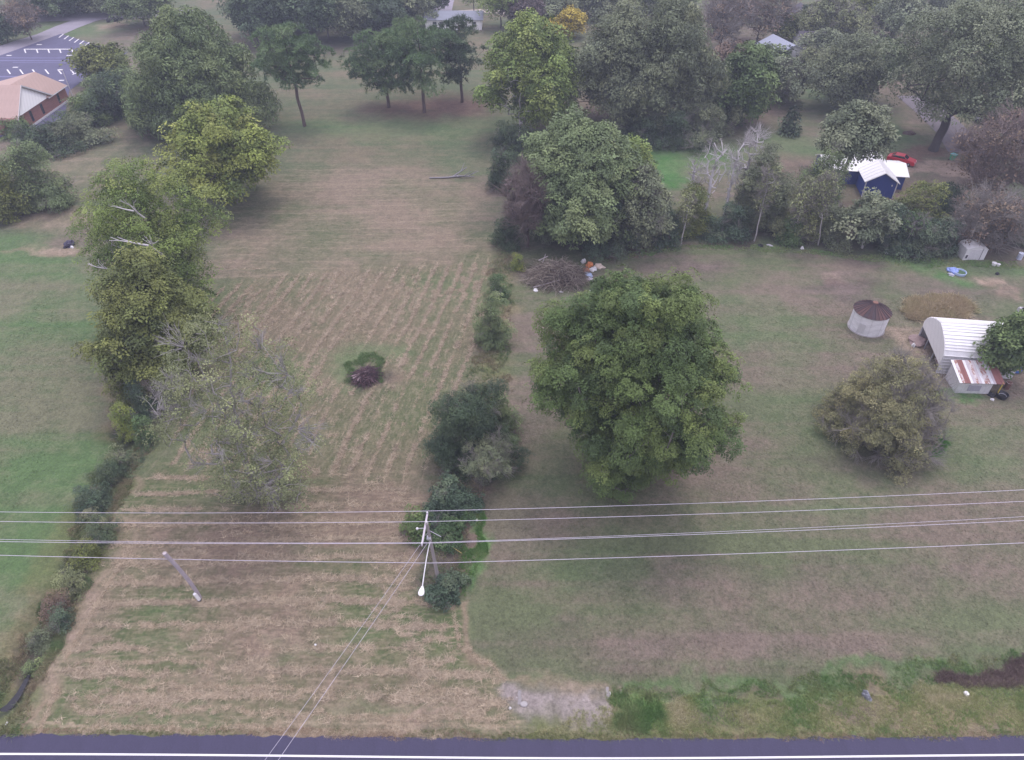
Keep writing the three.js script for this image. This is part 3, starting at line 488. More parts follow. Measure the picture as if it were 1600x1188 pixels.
// --- the middle of the photograph
plant('pecan', 998, 736, 417, 308, 'huge dense dark green tree standing alone on the right lawn');
plant('sycamore', 400, 774, 470, 242, 'half-bare tree with pale branches and thin grey leaves in the hayfield near the stub pole', { foot: 1, prof: 'round', cb: .03, spray: 'sparse', pal: 'greyleaf', dens: 1.15, leaf: (c, r) => r() < (c.y < 7 ? .8 : .55) ? (r() < .5 ? 1 : .5) : 0, bark: 'ash', twigs: .4, twigCol: 'ash', tip: .026, tr: .27, nl: .9, lrk: .12, stems: 2, s: .7, off: [.9, 0] });
plant('broad', 232, 592, 388, 172, 'bushy olive-yellow tree, the nearer of the two crowded trees on the left creek', { pal: 'olive', cb: .05, lrk: .17 });
{
  const t = plant('sycamore', 228, 500, 240, 180, 'tall pale green tree with bleached dead branches in its crown on the left creek', { pal: 'lime', dens: .8, lrk: .15, spray: 'fine', noise: 1.4 });
  // bleached limbs that stand free of the leaves
  for (const [px, py, h, s, sd] of [[232, 384, 13.5, 1.25, 1], [209, 330, 17, .8, 2], [165, 420, 11.5, .7, 3]]) { const r = rng(500 + sd), q = at(px, py, h).sub(t.position), gs = []; const arm = (p, d, L, rad, n) => { const e = p.clone().addScaledVector(d, L); gs.push(bar(p, e, rad, 6, rad * .65)); if (n) for (let k = 0; k < 2; k++) arm(e, d.clone().add(V((r() - .5) * 1.7, r() * .5, (r() - .5) * 1.2)).normalize(), L * (.55 + .3 * r()), rad * .6, n - 1); }; arm(q.clone().add(V(.3, -1.6 * s, -1.2 * s)), V(-.1, .8, .6).normalize(), 1.5 * s, .13 * s, 3); arm(q.clone(), V(-.9, .35, .2).normalize(), 1.2 * s, .1 * s, 2); part('dead_branch', gs, bark.white, t); }
}
plant('broad', 370, 317, 158, 182, 'bright yellow-green rounded tree on a short trunk at the left edge of the hayfield', { foot: 1, pal: 'yellowgreen', prof: 'spread', cb: .2, lrk: .17, dens: .95, nl: .9 });
plant('bush', 292, 300, 232, 70, 'dark bush tucked under the left side of the bright yellow-green tree', { pal: 'greydark' });
plant('willow', 296, 196, 8, 190, 'very large drooping grey-green tree behind the bright yellow-green tree', { lrk: .14, noise: .6 });
plant('broad', 263, 190, 124, 40, 'narrow young tree with a yellow-green spire at the foot of the drooping tree', { prof: 'cone', pal: 'lime', cb: .02 });
plant('bush', 236, 200, 150, 52, 'dark bush below the drooping tree, left of the yellow-green spire', { pal: 'willow' });
plant('broad', 158, 128, 68, 66, 'small yellowish-brown tree standing by the corner of the car park', { pal: 'olive', cb: .2 });
plant('pine', 476, 197, 36, 88, 'lone tall pine with a long bare trunk, leftmost of the pines', { cb: .42, nl: .85, pal: 'pine', tr: .3, lean: [-.9, 0] });
plant('pine', 607, 168, 42, 92, 'pine with low side branches, second of the pines from the left', { nl: .8, cb: .22, tr: .32 });
plant('pine', 663, 176, 20, 108, 'dense pine on brown needle litter, tallest in the middle of the pine row', { cb: .3, tr: .34 });
plant('pine', 722, 160, 26, 84, 'dark pine at the right end of the row over brown needles', { cb: .3, pal: 'dark', tr: .3 });
plant('sycamore', 812, 214, 24, 158, 'fresh light-green tree with a white forked trunk beside the dark tree mass', { foot: 1, pal: 'lime', bark: 'white', lrk: .16, cb: .14, dens: .95, off: [2.2, -1], tr: .3, tip: .04, leaf: (c, r) => c.z > -1.6 && c.x < 1 && c.x > -3.4 && c.y < 13 ? 0 : 1 });
plant('willow', 972, 190, 2, 165, 'big dark grey-green tree, left one of the dark pair behind the light-green tree', { pal: 'greydark', cb: .2, lrk: .15, spray: 'fine' });
plant('willow', 1050, 194, -2, 170, 'big dark grey-green tree, right one of the dark pair behind the green lawn', { pal: 'greydark', cb: .14, lrk: .15, spray: 'hang' });
plant('bush', 1000, 228, 178, 70, 'dark low bush under the left one of the dark tree pair');
plant('bush', 1050, 232, 172, 75, 'dark low bush under the right one of the dark tree pair');
plant('bush', 1100, 228, 160, 74, 'dark low bush at the right end of the row under the dark pair', { pal: 'greydark' });
// --- the cluster behind the brush pile
plant('broad', 905, 372, 172, 200, 'broad grey-green tree behind the brush pile at the end of the hedgerow', { pal: 'willow', cb: .06, lrk: .14 });
plant('broad', 985, 335, 212, 88, 'yellow-green tree crowded against the right of the grey-green tree', { pal: 'lime', cb: .1 });
plant('broad', 1005, 388, 258, 86, 'dull green tree with bare twigs showing right of the brush pile', { pal: 'greydark', twigs: 3, twigCol: 'grey', dens: .7, cb: .05 });
plant('bush', 940, 402, 300, 110, 'big dark bush right above the brush pile', { pal: 'bluedark' });
plant('bush', 868, 380, 290, 80, 'dark bush left above the brush pile', { pal: 'greydark' });
plant('bush', 800, 250, 195, 66, 'dark bush at the foot of the light-green white-trunked tree');
plant('bush', 783, 300, 235, 50, 'dark bush on the field edge above the purple leafless tree');
plant('bare', 824, 386, 264, 96, 'leafless purple-brown tree on the field edge left of the brush pile', { foot: 1, twigCol: 'brown', bark: 'brown', leaf: .2 });
plant('bush', 792, 392, 340, 46, 'low dark bush on the field edge under the purple leafless tree');
// --- dead trees and the back lawn
plant('dead', 1094, 358, 216, 46, 'tall bleached dead tree with a crooked double stem in the hedgerow', { lean: [.4, 0], twigs: .4 });
plant('dead', 1151, 342, 208, 60, 'tall bleached dead tree with a fine twiggy top, right of the crooked dead tree', { twigs: .6, nl: .9 });
plant('dead', 1078, 322, 245, 26, 'short bleached dead trunk left of the crooked dead tree', { nl: .5, lean: [-.3, 0] });
plant('dead', 1128, 352, 236, 30, 'slim bleached dead tree between the crooked and the twiggy dead trees', { twigs: .4, nl: .6, tr: .2 });
plant('dead', 1180, 350, 240, 30, 'slim bleached dead tree right of the twiggy dead tree', { twigs: .5, nl: .6, tr: .18 });
plant('broad', 1166, 194, 66, 92, 'rounded green tree on the far side of the back lawn right of the dark pair', { pal: 'green', cb: .1 });
plant('broad', 1228, 160, 90, 64, 'dull grey-green tree beside the grey-roofed house', { pal: 'greydark', dens: .75, twigs: 2 });
plant('broad', 1240, 208, 165, 24, 'tiny dark conifer alone on the back lawn', { prof: 'cone', pal: 'bluedark', cb: .02 });
plant('broad', 1330, 166, 52, 112, 'dark green tree on the back lawn left of the giant pale tree', { pal: 'greydark', cb: .12, spray: 'fine' });
plant('spread', 1372, 160, 66, 64, 'leaning dark-trunked tree between the dark green tree and the giant tree', { pal: 'green', cb: .4, bark: 'dark', lean: [1.6, 0], dens: .7 });
plant('spread', 1458, 235, -6, 262, 'giant pale green spreading tree with a thick leaning trunk at the upper right', { pal: 'pale', foot: 1, cb: .3, bark: 'dark', tr: .75, lean: [2, -1], dens: .8, lrk: .12, off: [3, 0] });
plant('broad', 1332, 322, 158, 100, 'round pale-topped tree standing in front of the white-roofed blue house', { pal: 'pale', cb: .5, lrk: .2, seed: 907 });
// --- half-bare tree and the tree at the shed
plant('broad', 1392, 674, 545, 208, 'wide half-bare brownish-green tree on the right lawn below the grain bin', { foot: 1, prof: 'dome', cb: .06, pal: 'bronze', spray: 'fine', dens: .85, twigs: 2, twigCol: 'grey', off: [-1.2, .4], leaf: (c, r) => c.x > 2.0 ? (r() < .12) : c.x > -.5 ? (r() < .6 ? .6 : 0) : (r() < .92 ? .9 : 0), lrk: .13, stems: 3, tip: .024, s: .6, noise: .5, nl: 1.2 });
plant('broad', 1582, 586, 486, 74, 'small leafy green tree growing against the right of the white shed', { pal: 'green', cb: .12, spray: 'big', s: .7 });
// --- the hedgerow in front of the blue house, left to right
for (const [bx, by, ty, w, l, o] of [
  [1042, 388, 322, 62, 'dark bush at the left end of the hedgerow right of the twiggy green tree', { pal: 'bluedark' }],
  [1084, 372, 286, 66, 'yellow-green bush behind the stems of the crooked dead tree', { pal: 'olive' }],
  [1112, 378, 338, 50, 'low dark bush at the foot of the crooked dead tree', { pal: 'bluedark' }],
  [1152, 378, 320, 62, 'low blue-green bush at the foot of the twiggy dead tree', { pal: 'bluedark' }],
  [1192, 362, 224, 66, 'tall dark grey-green bush right of the twiggy dead tree', { pal: 'greydark', prof: 'tall' }],
  [1216, 372, 280, 60, 'grey-green bush right of the tall dark bush in the hedgerow', { pal: 'greydark' }],
  [1262, 382, 280, 70, 'brownish grey bush in the hedgerow left of the blue house', { pal: 'greyleaf', dens: .8, twigs: 3 }],
  [1288, 358, 232, 62, 'tall greyish bush hiding the left wing of the blue house', { pal: 'willow', prof: 'tall', twigs: 2 }],
  [1306, 388, 322, 56, 'dark low bush under the round pale-topped tree', { pal: 'greydark' }],
  [1392, 392, 318, 60, 'dark bluish bush right of the slim light-green tree', { pal: 'bluedark' }],
  [1432, 372, 284, 92, 'yellow-olive bush right of the blue wall', { pal: 'olive' }],
  [1446, 404, 344, 80, 'dark blue-green bush at the edge of the lawn right of the slim tree', { pal: 'bluedark' }],
  [1482, 400, 344, 52, 'dark blue-green bush just left of the small storage shed', { pal: 'bluedark' }],
  [1482, 342, 290, 62, 'dark green bush behind the hedgerow in front of the dirt drive', { pal: 'dark' }],
  [1590, 382, 312, 60, 'dark bush at the right edge above the small drum', { pal: 'dark' }],
  [1240, 386, 340, 40, 'low weedy green bush on the lawn edge of the hedgerow below the brownish grey bush', { pal: 'weed' }],
]) plant('bush', bx, by, ty, w, l, o);
plant('broad', 1347, 388, 306, 92, 'slim light-green tree with a pale stem at the lawn edge of the hedgerow', { foot: 1, pal: 'pale', dens: .6, cb: .3, bark: 'pale', spray: 'big', s: .7, leaf: .75 });
plant('bare', 1562, 330, 186, 132, 'wide leafless brownish tree at the right edge above the hedgerow', { pal: 'brown', twigs: 2.5, twigCol: 'brown', leaf: .6, dens: .5 });
plant('bare', 1548, 388, 296, 120, 'grey tangle of leafless branches behind the small storage shed', { pal: 'brown', twigs: 2.5, twigCol: 'grey', cb: .05, leaf: .55, dens: .6 });
for (const [bx, by, ty, w, l, o] of [
  [1064, 384, 300, 30, 'thin pale-stemmed sapling left of the crooked dead tree', {}],
  [1178, 378, 262, 34, 'thin pale-stemmed sapling between the twiggy dead tree and the tall dark bush', { leaf: .5 }],
  [1236, 384, 292, 34, 'pale-stemmed sapling left of the brownish grey bush in the hedgerow', {}],
  [1278, 384, 268, 38, 'leaning pale-stemmed sapling below the tall greyish bush', { lean: [-1.5, 0] }],
  [1412, 390, 330, 36, 'thin sapling between the blue wall and the lawn edge', { pal: 'weed' }],
  [1520, 372, 318, 40, 'reddish-twigged sapling behind the small storage shed', { pal: 'brown', twigCol: 'brown' }],
]) plant('broad', bx, by, ty, w, l, { foot: 1, prof: 'vase', cb: .35, bark: 'pale', pal: 'greyleaf', dens: .5, spray: 'sparse', leaf: .7, twigs: 1.5, name: 'sapling', tr: .1, s: .8, ...o });
// --- the overgrown fence line in the middle
plant('bush', 733, 742, 600, 140, 'tall dark vine-covered bush in the fence line left of the huge tree', { pal: 'dark', s: .7, dens: 1.1, lrk: .17 });
plant('bush', 778, 690, 612, 62, 'mid green bush on the right flank of the tall vine-covered bush', { pal: 'willow', s: .65 });
plant('bush', 765, 770, 692, 76, 'thin grey-green sapling clump right of the tall vine-covered bush', { pal: 'greydark', dens: .5, prof: 'vase', cb: .3, s: .6, twigs: 2 });
plant('bush', 700, 822, 752, 82, 'blue-green leafy bush directly behind the utility pole', { pal: 'bluedark', spray: 'big', s: .6 });
plant('bush', 700, 850, 806, 70, 'green vine mound around the middle of the utility pole', { pal: 'weed', spray: 'big', s: .6 });
plant('bush', 694, 944, 902, 58, 'low vine mound at the foot of the utility pole', { pal: 'bluedark', spray: 'big', s: .55 });
plant('bush', 652, 842, 800, 50, 'light green sapling left of the utility pole crossarm', { pal: 'green', spray: 'big', s: .6, dens: .5 });
plant('bush', 767, 546, 462, 56, 'grey-green bush alone in the fence line left of the huge tree crown', { pal: 'willow', s: .65 });
plant('bush', 778, 470, 430, 30, 'small weedy bush in the fence line between the grey-green bush and the brush pile', { pal: 'weed', s: .6 });
plant('bush', 808, 424, 398, 20, 'small yellow-flowered bush left of the brush pile', { pal: 'yellowgreen', s: .5 });
// --- along the left creek
for (const [bx, by, ty, w, l, o] of [
  [178, 752, 700, 76, 'rounded blue-green bush on the creek, largest below the olive tree', { pal: 'scrub' }],
  [140, 800, 752, 62, 'dark blue-green bush on the creek left of the largest blue-green one', { pal: 'bluedark' }],
  [150, 850, 800, 46, 'dark leafy bush on the creek under the power lines', { pal: 'scrub' }],
  [128, 884, 842, 48, 'yellowish weedy bush on the creek just below the power lines', { pal: 'olive' }],
  [104, 930, 884, 50, 'green weedy bush on the creek level with the stub pole', { pal: 'greyleaf' }],
  [78, 962, 914, 50, 'reddish-brown weedy bush on the creek', { pal: 'brown', dens: .8 }],
  [92, 985, 950, 36, 'blue-green weedy bush on the right bank of the creek', { pal: 'bluedark' }],
  [52, 1010, 968, 44, 'grey-green weedy bush on the creek near the road', { pal: 'greydark' }],
  [40, 1046, 1016, 34, 'dark weedy bush just above the water in the bottom left corner', { pal: 'willow' }],
  [190, 688, 620, 36, 'yellow-green sapling on the creek below the olive tree', { pal: 'yellowgreen', dens: .7 }],
  [186, 650, 580, 46, 'dull yellow bush under the left side of the olive tree', { pal: 'olive', dens: .9 }],
  [214, 660, 590, 46, 'dark blue-green bush under the right side of the olive tree', { pal: 'bluedark' }],
  [222, 700, 650, 30, 'light green weedy bush at the field side of the creek', { pal: 'weed', dens: .8 }],
]) plant('bush', bx, by, ty, w, l, { s: .56, dens: .75, ...o });
// --- in front of the brick building and along the far left
for (const [bx, by, ty, w, l, o] of [
  [44, 335, 226, 92, 'big grey-green bush at the left edge below the brick building', { pal: 'willow' }],
  [2, 345, 246, 60, 'olive bush cut off by the left edge of the photograph', { pal: 'olive' }],
  [66, 248, 194, 80, 'dark bush below the gable of the brick building', { pal: 'dark' }],
  [112, 236, 182, 70, 'dark bush right below the brick wall with the windows', { pal: 'greydark' }],
  [132, 200, 148, 60, 'mid green bush at the right corner of the brick building', { pal: 'green' }],
  [172, 190, 112, 70, 'tall dark bush between the brick building and the drooping tree', { pal: 'dark', prof: 'tall' }],
  [150, 160, 120, 46, 'dark green bush at the car park edge below the yellowish tree', { pal: 'willow' }],
  [200, 176, 106, 56, 'grey-green bush merging with the left side of the drooping tree', { pal: 'willow' }],
  [24, 216, 186, 46, 'light green bush under the left part of the gable', { pal: 'green' }],
]) plant('bush', bx, by, ty, w, l, o);
// --- the far edge at the top of the photograph, left to right
for (const [k, bx, by, ty, w, l, o] of [
  ['spread', 34, 62, -4, 46, 'thin brown-twigged tree beside the access road at the upper left', { pal: 'brown', dens: .3, twigs: 3, bark: 'brown' }],
  ['broad', 2, 66, 24, 34, 'dark tree cut by the left edge beside the access road', { pal: 'bluedark' }],
  ['broad', 62, 26, -30, 70, 'dark wood tree above the street, first from the left', { pal: 'dark' }],
  ['broad', 108, 22, -34, 76, 'dark wood tree above the street, second from the left', { pal: 'dark' }],
  ['broad', 158, 22, -36, 74, 'dark wood tree above the street, third from the left', { pal: 'greydark' }],
  ['broad', 214, 40, -30, 80, 'dull green tree behind the top of the drooping tree', { pal: 'willow' }],
  ['broad', 392, 70, -20, 80, 'dark shady tree right of the drooping tree top', { pal: 'dark', bark: 'dark', cb: .28 }],
  ['broad', 446, 60, -26, 80, 'dark shady tree behind the lone pine', { pal: 'dark', bark: 'dark', cb: .28 }],
  ['broad', 506, 64, -20, 66, 'dark shady tree right of the lone pine, beside the bright meadow gap', { pal: 'dark', bark: 'dark', cb: .28 }],
  ['broad', 547, 62, -12, 52, 'greyish shady tree hanging low left of the second pine', { pal: 'greydark' }],
  ['broad', 596, 52, -24, 84, 'dark shady tree behind the second pine', { pal: 'dark' }],
  ['broad', 640, 42, -24, 64, 'dark tree behind the tallest pine', { pal: 'greydark' }],
  ['spread', 740, 22, -30, 40, 'bare-stemmed green tree beside the white bungalow', { pal: 'green', cb: .5, dens: .6 }],
  ['spread', 782, 44, -20, 56, 'thin green tree with a dark stem left of the light-green tree top', { pal: 'lime', cb: .4, dens: .7, bark: 'dark' }],
  ['broad', 820, 46, -14, 62, 'purple-brown tree above the light-green tree', { pal: 'purple', twigs: 2 }],
  ['broad', 866, 38, -20, 60, 'dark green tree between the purple-brown one and the yellow one', { pal: 'greydark' }],
  ['broad', 890, 60, 13, 44, 'small bright yellow autumn tree behind the light-green tree', { pal: 'yellow' }],
  ['bare', 1134, 80, -8, 84, 'pinkish-brown half-bare tree right of the dark pair', { pal: 'brown', leaf: .7, dens: .5, bark: 'dark', twigs: 3 }],
  ['bare', 1192, 66, -16, 80, 'pinkish-brown half-bare tree above the grey-roofed house', { pal: 'brown', leaf: .8, dens: .5, twigs: 3, bark: 'dark' }],
  ['broad', 1300, 66, -4, 84, 'brownish-olive tree right of the white house at the top', { pal: 'greyleaf', dens: .8, twigs: 2 }],
  ['broad', 1346, 50, -14, 66, 'olive-brown tree below the dark roof at the top edge', { pal: 'olive', dens: .8 }],
  ['broad', 1260, 44, 10, 36, 'dark bluish tree beside the white house', { pal: 'bluedark', dens: .8 }],
  ['broad', 1404, 60, -12, 60, 'pale green tree behind the left part of the giant tree', { pal: 'pale' }],
  ['broad', 1590, 110, 8, 90, 'pale green tree at the right edge behind the giant tree', { pal: 'lime' }],
  ['broad', 1592, 178, 130, 64, 'dark tree at the right edge behind the parked cars', { pal: 'greydark' }],
  ['broad', 420, 48, -26, 76, 'dull green tree in the second row behind the lone pine', { pal: 'greydark' }],
  ['broad', 476, 44, -30, 76, 'dark tree in the second row, behind the bright meadow gap', { pal: 'dark' }],
  ['broad', 566, 40, -30, 76, 'grey-green tree in the second row behind the second pine', { pal: 'willow' }],
  ['broad', 668, 22, -30, 56, 'dark tree left of the white bungalow', { pal: 'dark' }],
  ['broad', 1200, 112, 70, 44, 'dull green tree in front of the left wall of the grey-roofed house', { pal: 'willow', dens: .8 }],
  ['broad', 1268, 116, 76, 40, 'grey-brown half-bare tree in front of the right wall of the grey-roofed house', { pal: 'greyleaf', dens: .6, twigs: 2 }],
  ['broad', 1290, 104, 48, 56, 'dark green tree hiding the low dark-roofed house', { pal: 'greydark' }],
  ['broad', 1228, 66, 22, 40, 'dull olive tree between the grey roof and the white house', { pal: 'olive', dens: .7 }],
  ['broad', 1160, 116, 66, 60, 'brownish tree behind the rounded green tree', { pal: 'brown', dens: .7, twigs: 2 }],
  ['broad', 1500, 40, -20, 90, 'pale green tree behind the top of the giant tree', { pal: 'pale' }],
  ['broad', 930, 30, -30, 70, 'dark tree behind the top of the left one of the dark pair', { pal: 'greydark' }],
  ['broad', 1040, 20, -40, 90, 'dull tree behind the top of the right one of the dark pair', { pal: 'willow' }],
]) plant(k, bx, by, ty, w, l, { noise: 1.5, dens: .8, ...o });
// ---------------------------------------------------------------- buildings
// local frame helper: x to the right along the front, z towards the viewer
function gableRoof(name, parent, x0, x1, z0, z1, eave, ridge, axis, m, over = .3, t = .09, n = 1) {
  // ridge along axis; two sloping planes, each split into n panels
  const out = [];
  for (const s of [-1, 1]) for (let k = 0; k < n; k++) {
    let a, b, c, d;
    if (axis === 'z') { const xm = (x0 + x1) / 2, hw = (x1 - x0) / 2, sl = (ridge - eave) / hw, ex = xm + s * (hw + over), ey = eave - sl * over, za = z0 - over, zb = z1 + over, q0 = mix(za, zb, k / n), q1 = mix(za, zb, (k + 1) / n); a = V(xm, ridge, q0); b = V(xm, ridge, q1); c = V(ex, ey, q1); d = V(ex, ey, q0); }
    else { const zm = (z0 + z1) / 2, hw = (z1 - z0) / 2, sl = (ridge - eave) / hw, ez = zm + s * (hw + over), ey = eave - sl * over, xa = x0 - over, xb = x1 + over, q0 = mix(xa, xb, k / n), q1 = mix(xa, xb, (k + 1) / n); a = V(q0, ridge, zm); b = V(q1, ridge, zm); c = V(q1, ey, ez); d = V(q0, ey, ez); }
    out.push(part(name, slab([a, b, c, d].map(p => p.setY(p.y + t + .012 * (k % 2))), t), m, parent));
  }
  return out;
}
function gableWalls(parent, x0, x1, z0, z1, eave, ridge, axis, m, name = 'wall') {
  const zm = (z0 + z1) / 2, xm = (x0 + x1) / 2, t = .15;
  if (axis === 'z') {
    for (const z of [z0, z1]) part(name, slabDir([V(x0, 0, z), V(x1, 0, z), V(x1, eave, z), V(xm, ridge - .03, z), V(x0, eave, z)], V(0, 0, z === z0 ? t : -t)), m, parent);
    for (const x of [x0, x1]) part(name, box(t, eave, z1 - z0 - 2 * t, x + (x === x0 ? t / 2 : -t / 2), eave / 2, zm), m, parent);
  } else {
    for (const x of [x0, x1]) part(name, slabDir([V(x, 0, z0), V(x, 0, z1), V(x, eave, z1), V(x, ridge - .03, zm), V(x, eave, z0)], V(x === x0 ? t : -t, 0, 0)), m, parent);
    for (const z of [z0, z1]) part(name, box(x1 - x0 - 2 * t, eave, t, xm, eave / 2, z + (z === z0 ? t / 2 : -t / 2)), m, parent);
  }
}
function win(parent, w, h, pos, turn, frame = mat.white) {   // a framed window standing proud of a wall, facing local +z
  const f = part('window', [box(w + .16, .08, .08, 0, h / 2 + .04, 0), box(w + .16, .08, .1, 0, -h / 2 - .04, 0), box(.08, h, .08, -w / 2 - .04, 0, 0), box(.08, h, .08, w / 2 + .04, 0, 0), box(w, .04, .05, 0, 0, 0)], frame, parent);
  f.position.copy(pos); f.rotation.y = turn; part('pane', box(w, h, .02, 0, 0, -.01), mat.glass, f); return f;
}
// --- brick building with the tan roof, upper left (built in place: its long brick wall faces right)
{
  const t = thing('brick_building', 'brick building with tan shingle roof and white gable by the car park', 'building', V(-92, 0, -138));
  part('wall', box(.3, 3.05, 19, -.15, 1.52, -2.5), mat.brick, t);
  part('wall', box(36, 3.05, .3, -18.3, 1.52, 6.85), mat.brick, t); part('wall', box(36, 3.05, .3, -18.3, 1.52, -11.85), mat.brick, t);
  // front gable block, its ridge running away to the left
  part('gable', slabDir([V(.32, 3.0, 6.3), V(.32, 3.0, -5.8), V(-.9, 6.72, .25)], V(-.3, 0, 0)), mat.whiteMetal, t);
  const R = mat.shingle;
  part('roof', slab([V(-.55, 6.95, .25), V(-34, 6.95, .25), V(-34, 2.85, 7.1), V(.75, 2.85, 7.1)], .14), R, t);
  part('roof', slab([V(-.55, 6.95, .25), V(-34, 6.95, .25), V(-34, 3.2, -5.9), V(.75, 3.2, -5.9)], .14), R, t);
  for (const [z, y] of [[7.1, 2.85], [-5.9, 3.2]]) part('rake_trim', slabDir([V(-.5, 6.97, .25), V(.8, y + .02, z), V(.8, y - .26, z), V(-.5, 6.69, .25)], V(-.06, 0, 0)), mat.white, t);
  const E = V(.5, 3, -12.3), E2 = V(.5, 3, -4.6), Pk = V(-2.6, 6.75, -8.6), Bk = V(-11.5, 3, -12.3), Vl = V(-3.2, 6.75, -.4);
  part('hip_roof', slab([E, E2, Pk], .14), R, t); part('hip_roof', slab([Pk, E2, Vl], .12), R, t); part('hip_roof', slab([E, Pk, Bk], .14), R, t); part('hip_roof', slab([Pk, Vl, V(-12, 5.6, -1.5), Bk], .14), R, t);
  part('eave_trim', box(.08, .16, 7.6, .54, 2.9, -8.5), mat.white, t);
  part('plinth', box(.1, .4, 18.8, .06, .2, -2.5), mat.white, t);
  for (const z of [5, 1.8, -2.2, -8.6]) win(t, .55, 1.7, V(.04, 1.7, z), Math.PI / 2, mat.darkRoof);
}
// --- white-roofed blue house
{
  const t = thing('blue_house', 'blue house with a bright white metal roof and a porch wing behind the hedgerow', 'house', G(1370, 309), -.15);
  gableWalls(t, -2.3, 2.3, -13.4, 0, 2.7, 4.1, 'z', mat.blue);
  gableRoof('roof', t, -2.3, 2.3, -13.4, 0, 2.7, 4.1, 'z', mat.whiteMetal, .35);
  // seams of the metal roof
  for (const s of [-1, 1]) for (let k = 0; k <= 14; k++) { const z = -13.6 + k * .99; part('roof_seam', bar(V(s * .06, 4.19, z), V(s * 2.62, 2.64, z), .022, 4), mat.whiteMetal, t); }
  gableWalls(t, 2.3, 4.6, -9.2, -3.6, 2.3, 3.1, 'x', mat.blue);
  gableRoof('porch_roof', t, 1.9, 4.7, -9.4, -3.4, 2.35, 3.2, 'x', mat.whiteMetal, .3);
  gableWalls(t, -8, -2.3, -10, -4.5, 2.4, 3.5, 'x', mat.blue); gableRoof('wing_roof', t, -8, -2.2, -10, -4.5, 2.4, 3.55, 'x', mat.whiteMetal, .3);
  part('corner_trim', box(.14, 2.7, .14, 2.3, 1.35, .02), mat.white, t); part('corner_trim', box(.14, 2.7, .14, -2.3, 1.35, .02), mat.white, t);
  part('vent', box(.4, .3, .05, -.3, 3.2, .03), mat.blue, t); part('lamp', box(.16, .22, .14, 1.6, 2.15, .08), mat.white, t);
}
// --- white metal shed with rounded roof
{
  const fl = G(1462, 582), t = thing('metal_shed', 'white ribbed metal shed with a rounded roof beside the dry weed mound', 'shed', fl, -.13);
  const L = 8.0, D = 6.6, prof = [];          // profile across the depth from the front foot over the ridge to the back foot
  const pts = [[0, 0], [0, 2.4], [-.28, 2.95], [-.75, 3.4], [-1.35, 3.78], [-2.2, 4.18], [-3.3, 4.5], [-4.4, 4.18], [-5.25, 3.78], [-5.85, 3.4], [-6.32, 2.95], [-6.6, 2.4], [-6.6, 0]];
  const dense = []; let acc = 0; for (let i = 0; i < pts.length - 1; i++) { const n = Math.max(1, Math.round(Math.hypot(pts[i + 1][0] - pts[i][0], pts[i + 1][1] - pts[i][1]) / .42)); for (let k = 0; k < n; k++) dense.push([mix(pts[i][0], pts[i + 1][0], k / n), mix(pts[i][1], pts[i + 1][1], k / n)]); } dense.push(pts[12]);
  const shade = [mat.whiteMetal, M([.83, .83, .86], { map: dirtTex, roughness: .5, metalness: .1 }), M([.88, .88, .89], { map: dirtTex, roughness: .42, metalness: .1 })];
  for (let i = 0; i < dense.length - 1; i++) {
    const a = dense[i], b = dense[i + 1], wall = Math.max(a[1], b[1]) <= 2.41, nm = wall ? 'wall_panel' : 'roof_panel', dx = b[0] - a[0], dy = b[1] - a[1], q = Math.hypot(dx, dy), nx = dy / q, ny = -dx / q, s = .035;   // each panel's lower lip stands proud of the next
    const o = hull([V(0, a[1] + ny * s, a[0] + nx * s), V(L, a[1] + ny * s, a[0] + nx * s), V(L, b[1], b[0]), V(0, b[1], b[0])], [V(0, a[1] - ny * .03, a[0] - nx * .03), V(L, a[1] - ny * .03, a[0] - nx * .03), V(L, b[1] - ny * .05, b[0] - nx * .05), V(0, b[1] - ny * .05, b[0] - nx * .05)]);
    part(nm, o, wall ? mat.galv : shade[(i * 7) % 3], t); part('rib', bar(V(.02, a[1] + ny * .03, a[0] + nx * .03), V(L - .02, a[1] + ny * .03, a[0] + nx * .03), .05, 5), wall ? mat.galv : mat.whiteMetal, t);
  }
  const gab = pts.slice(1, 12).map(p => V(-.05, p[1] - .03, p[0])); gab.push(V(-.05, 1.75, -6.5)); gab.unshift(V(-.05, 1.15, -.05));
  part('gable_panel', slabDir(gab, V(.08, 0, 0)), mat.whiteMetal, t);
  part('gable_wall', slabDir(pts.slice(1, 12).map(p => V(L, p[1] - .03, p[0])).concat([V(L, 0, -6.58), V(L, 0, -.02)]), V(-.08, 0, 0)), mat.galv, t);
  for (const z of [-.1, -2.2, -4.4, -6.45]) part('post', box(.12, z < -.2 && z > -6 ? 1.5 : 1.2, .12, .12, .6, z), mat.greyMetal, t);
  for (let k = 0; k < 6; k++) part('stored_board', box(.7 + .1 * (k % 3), .12, 1.8, 1 + k * .35, .1 + .13 * (k % 4), -1.6 - k * .7), k % 2 ? mat.paleWood : mat.rust, t);
}
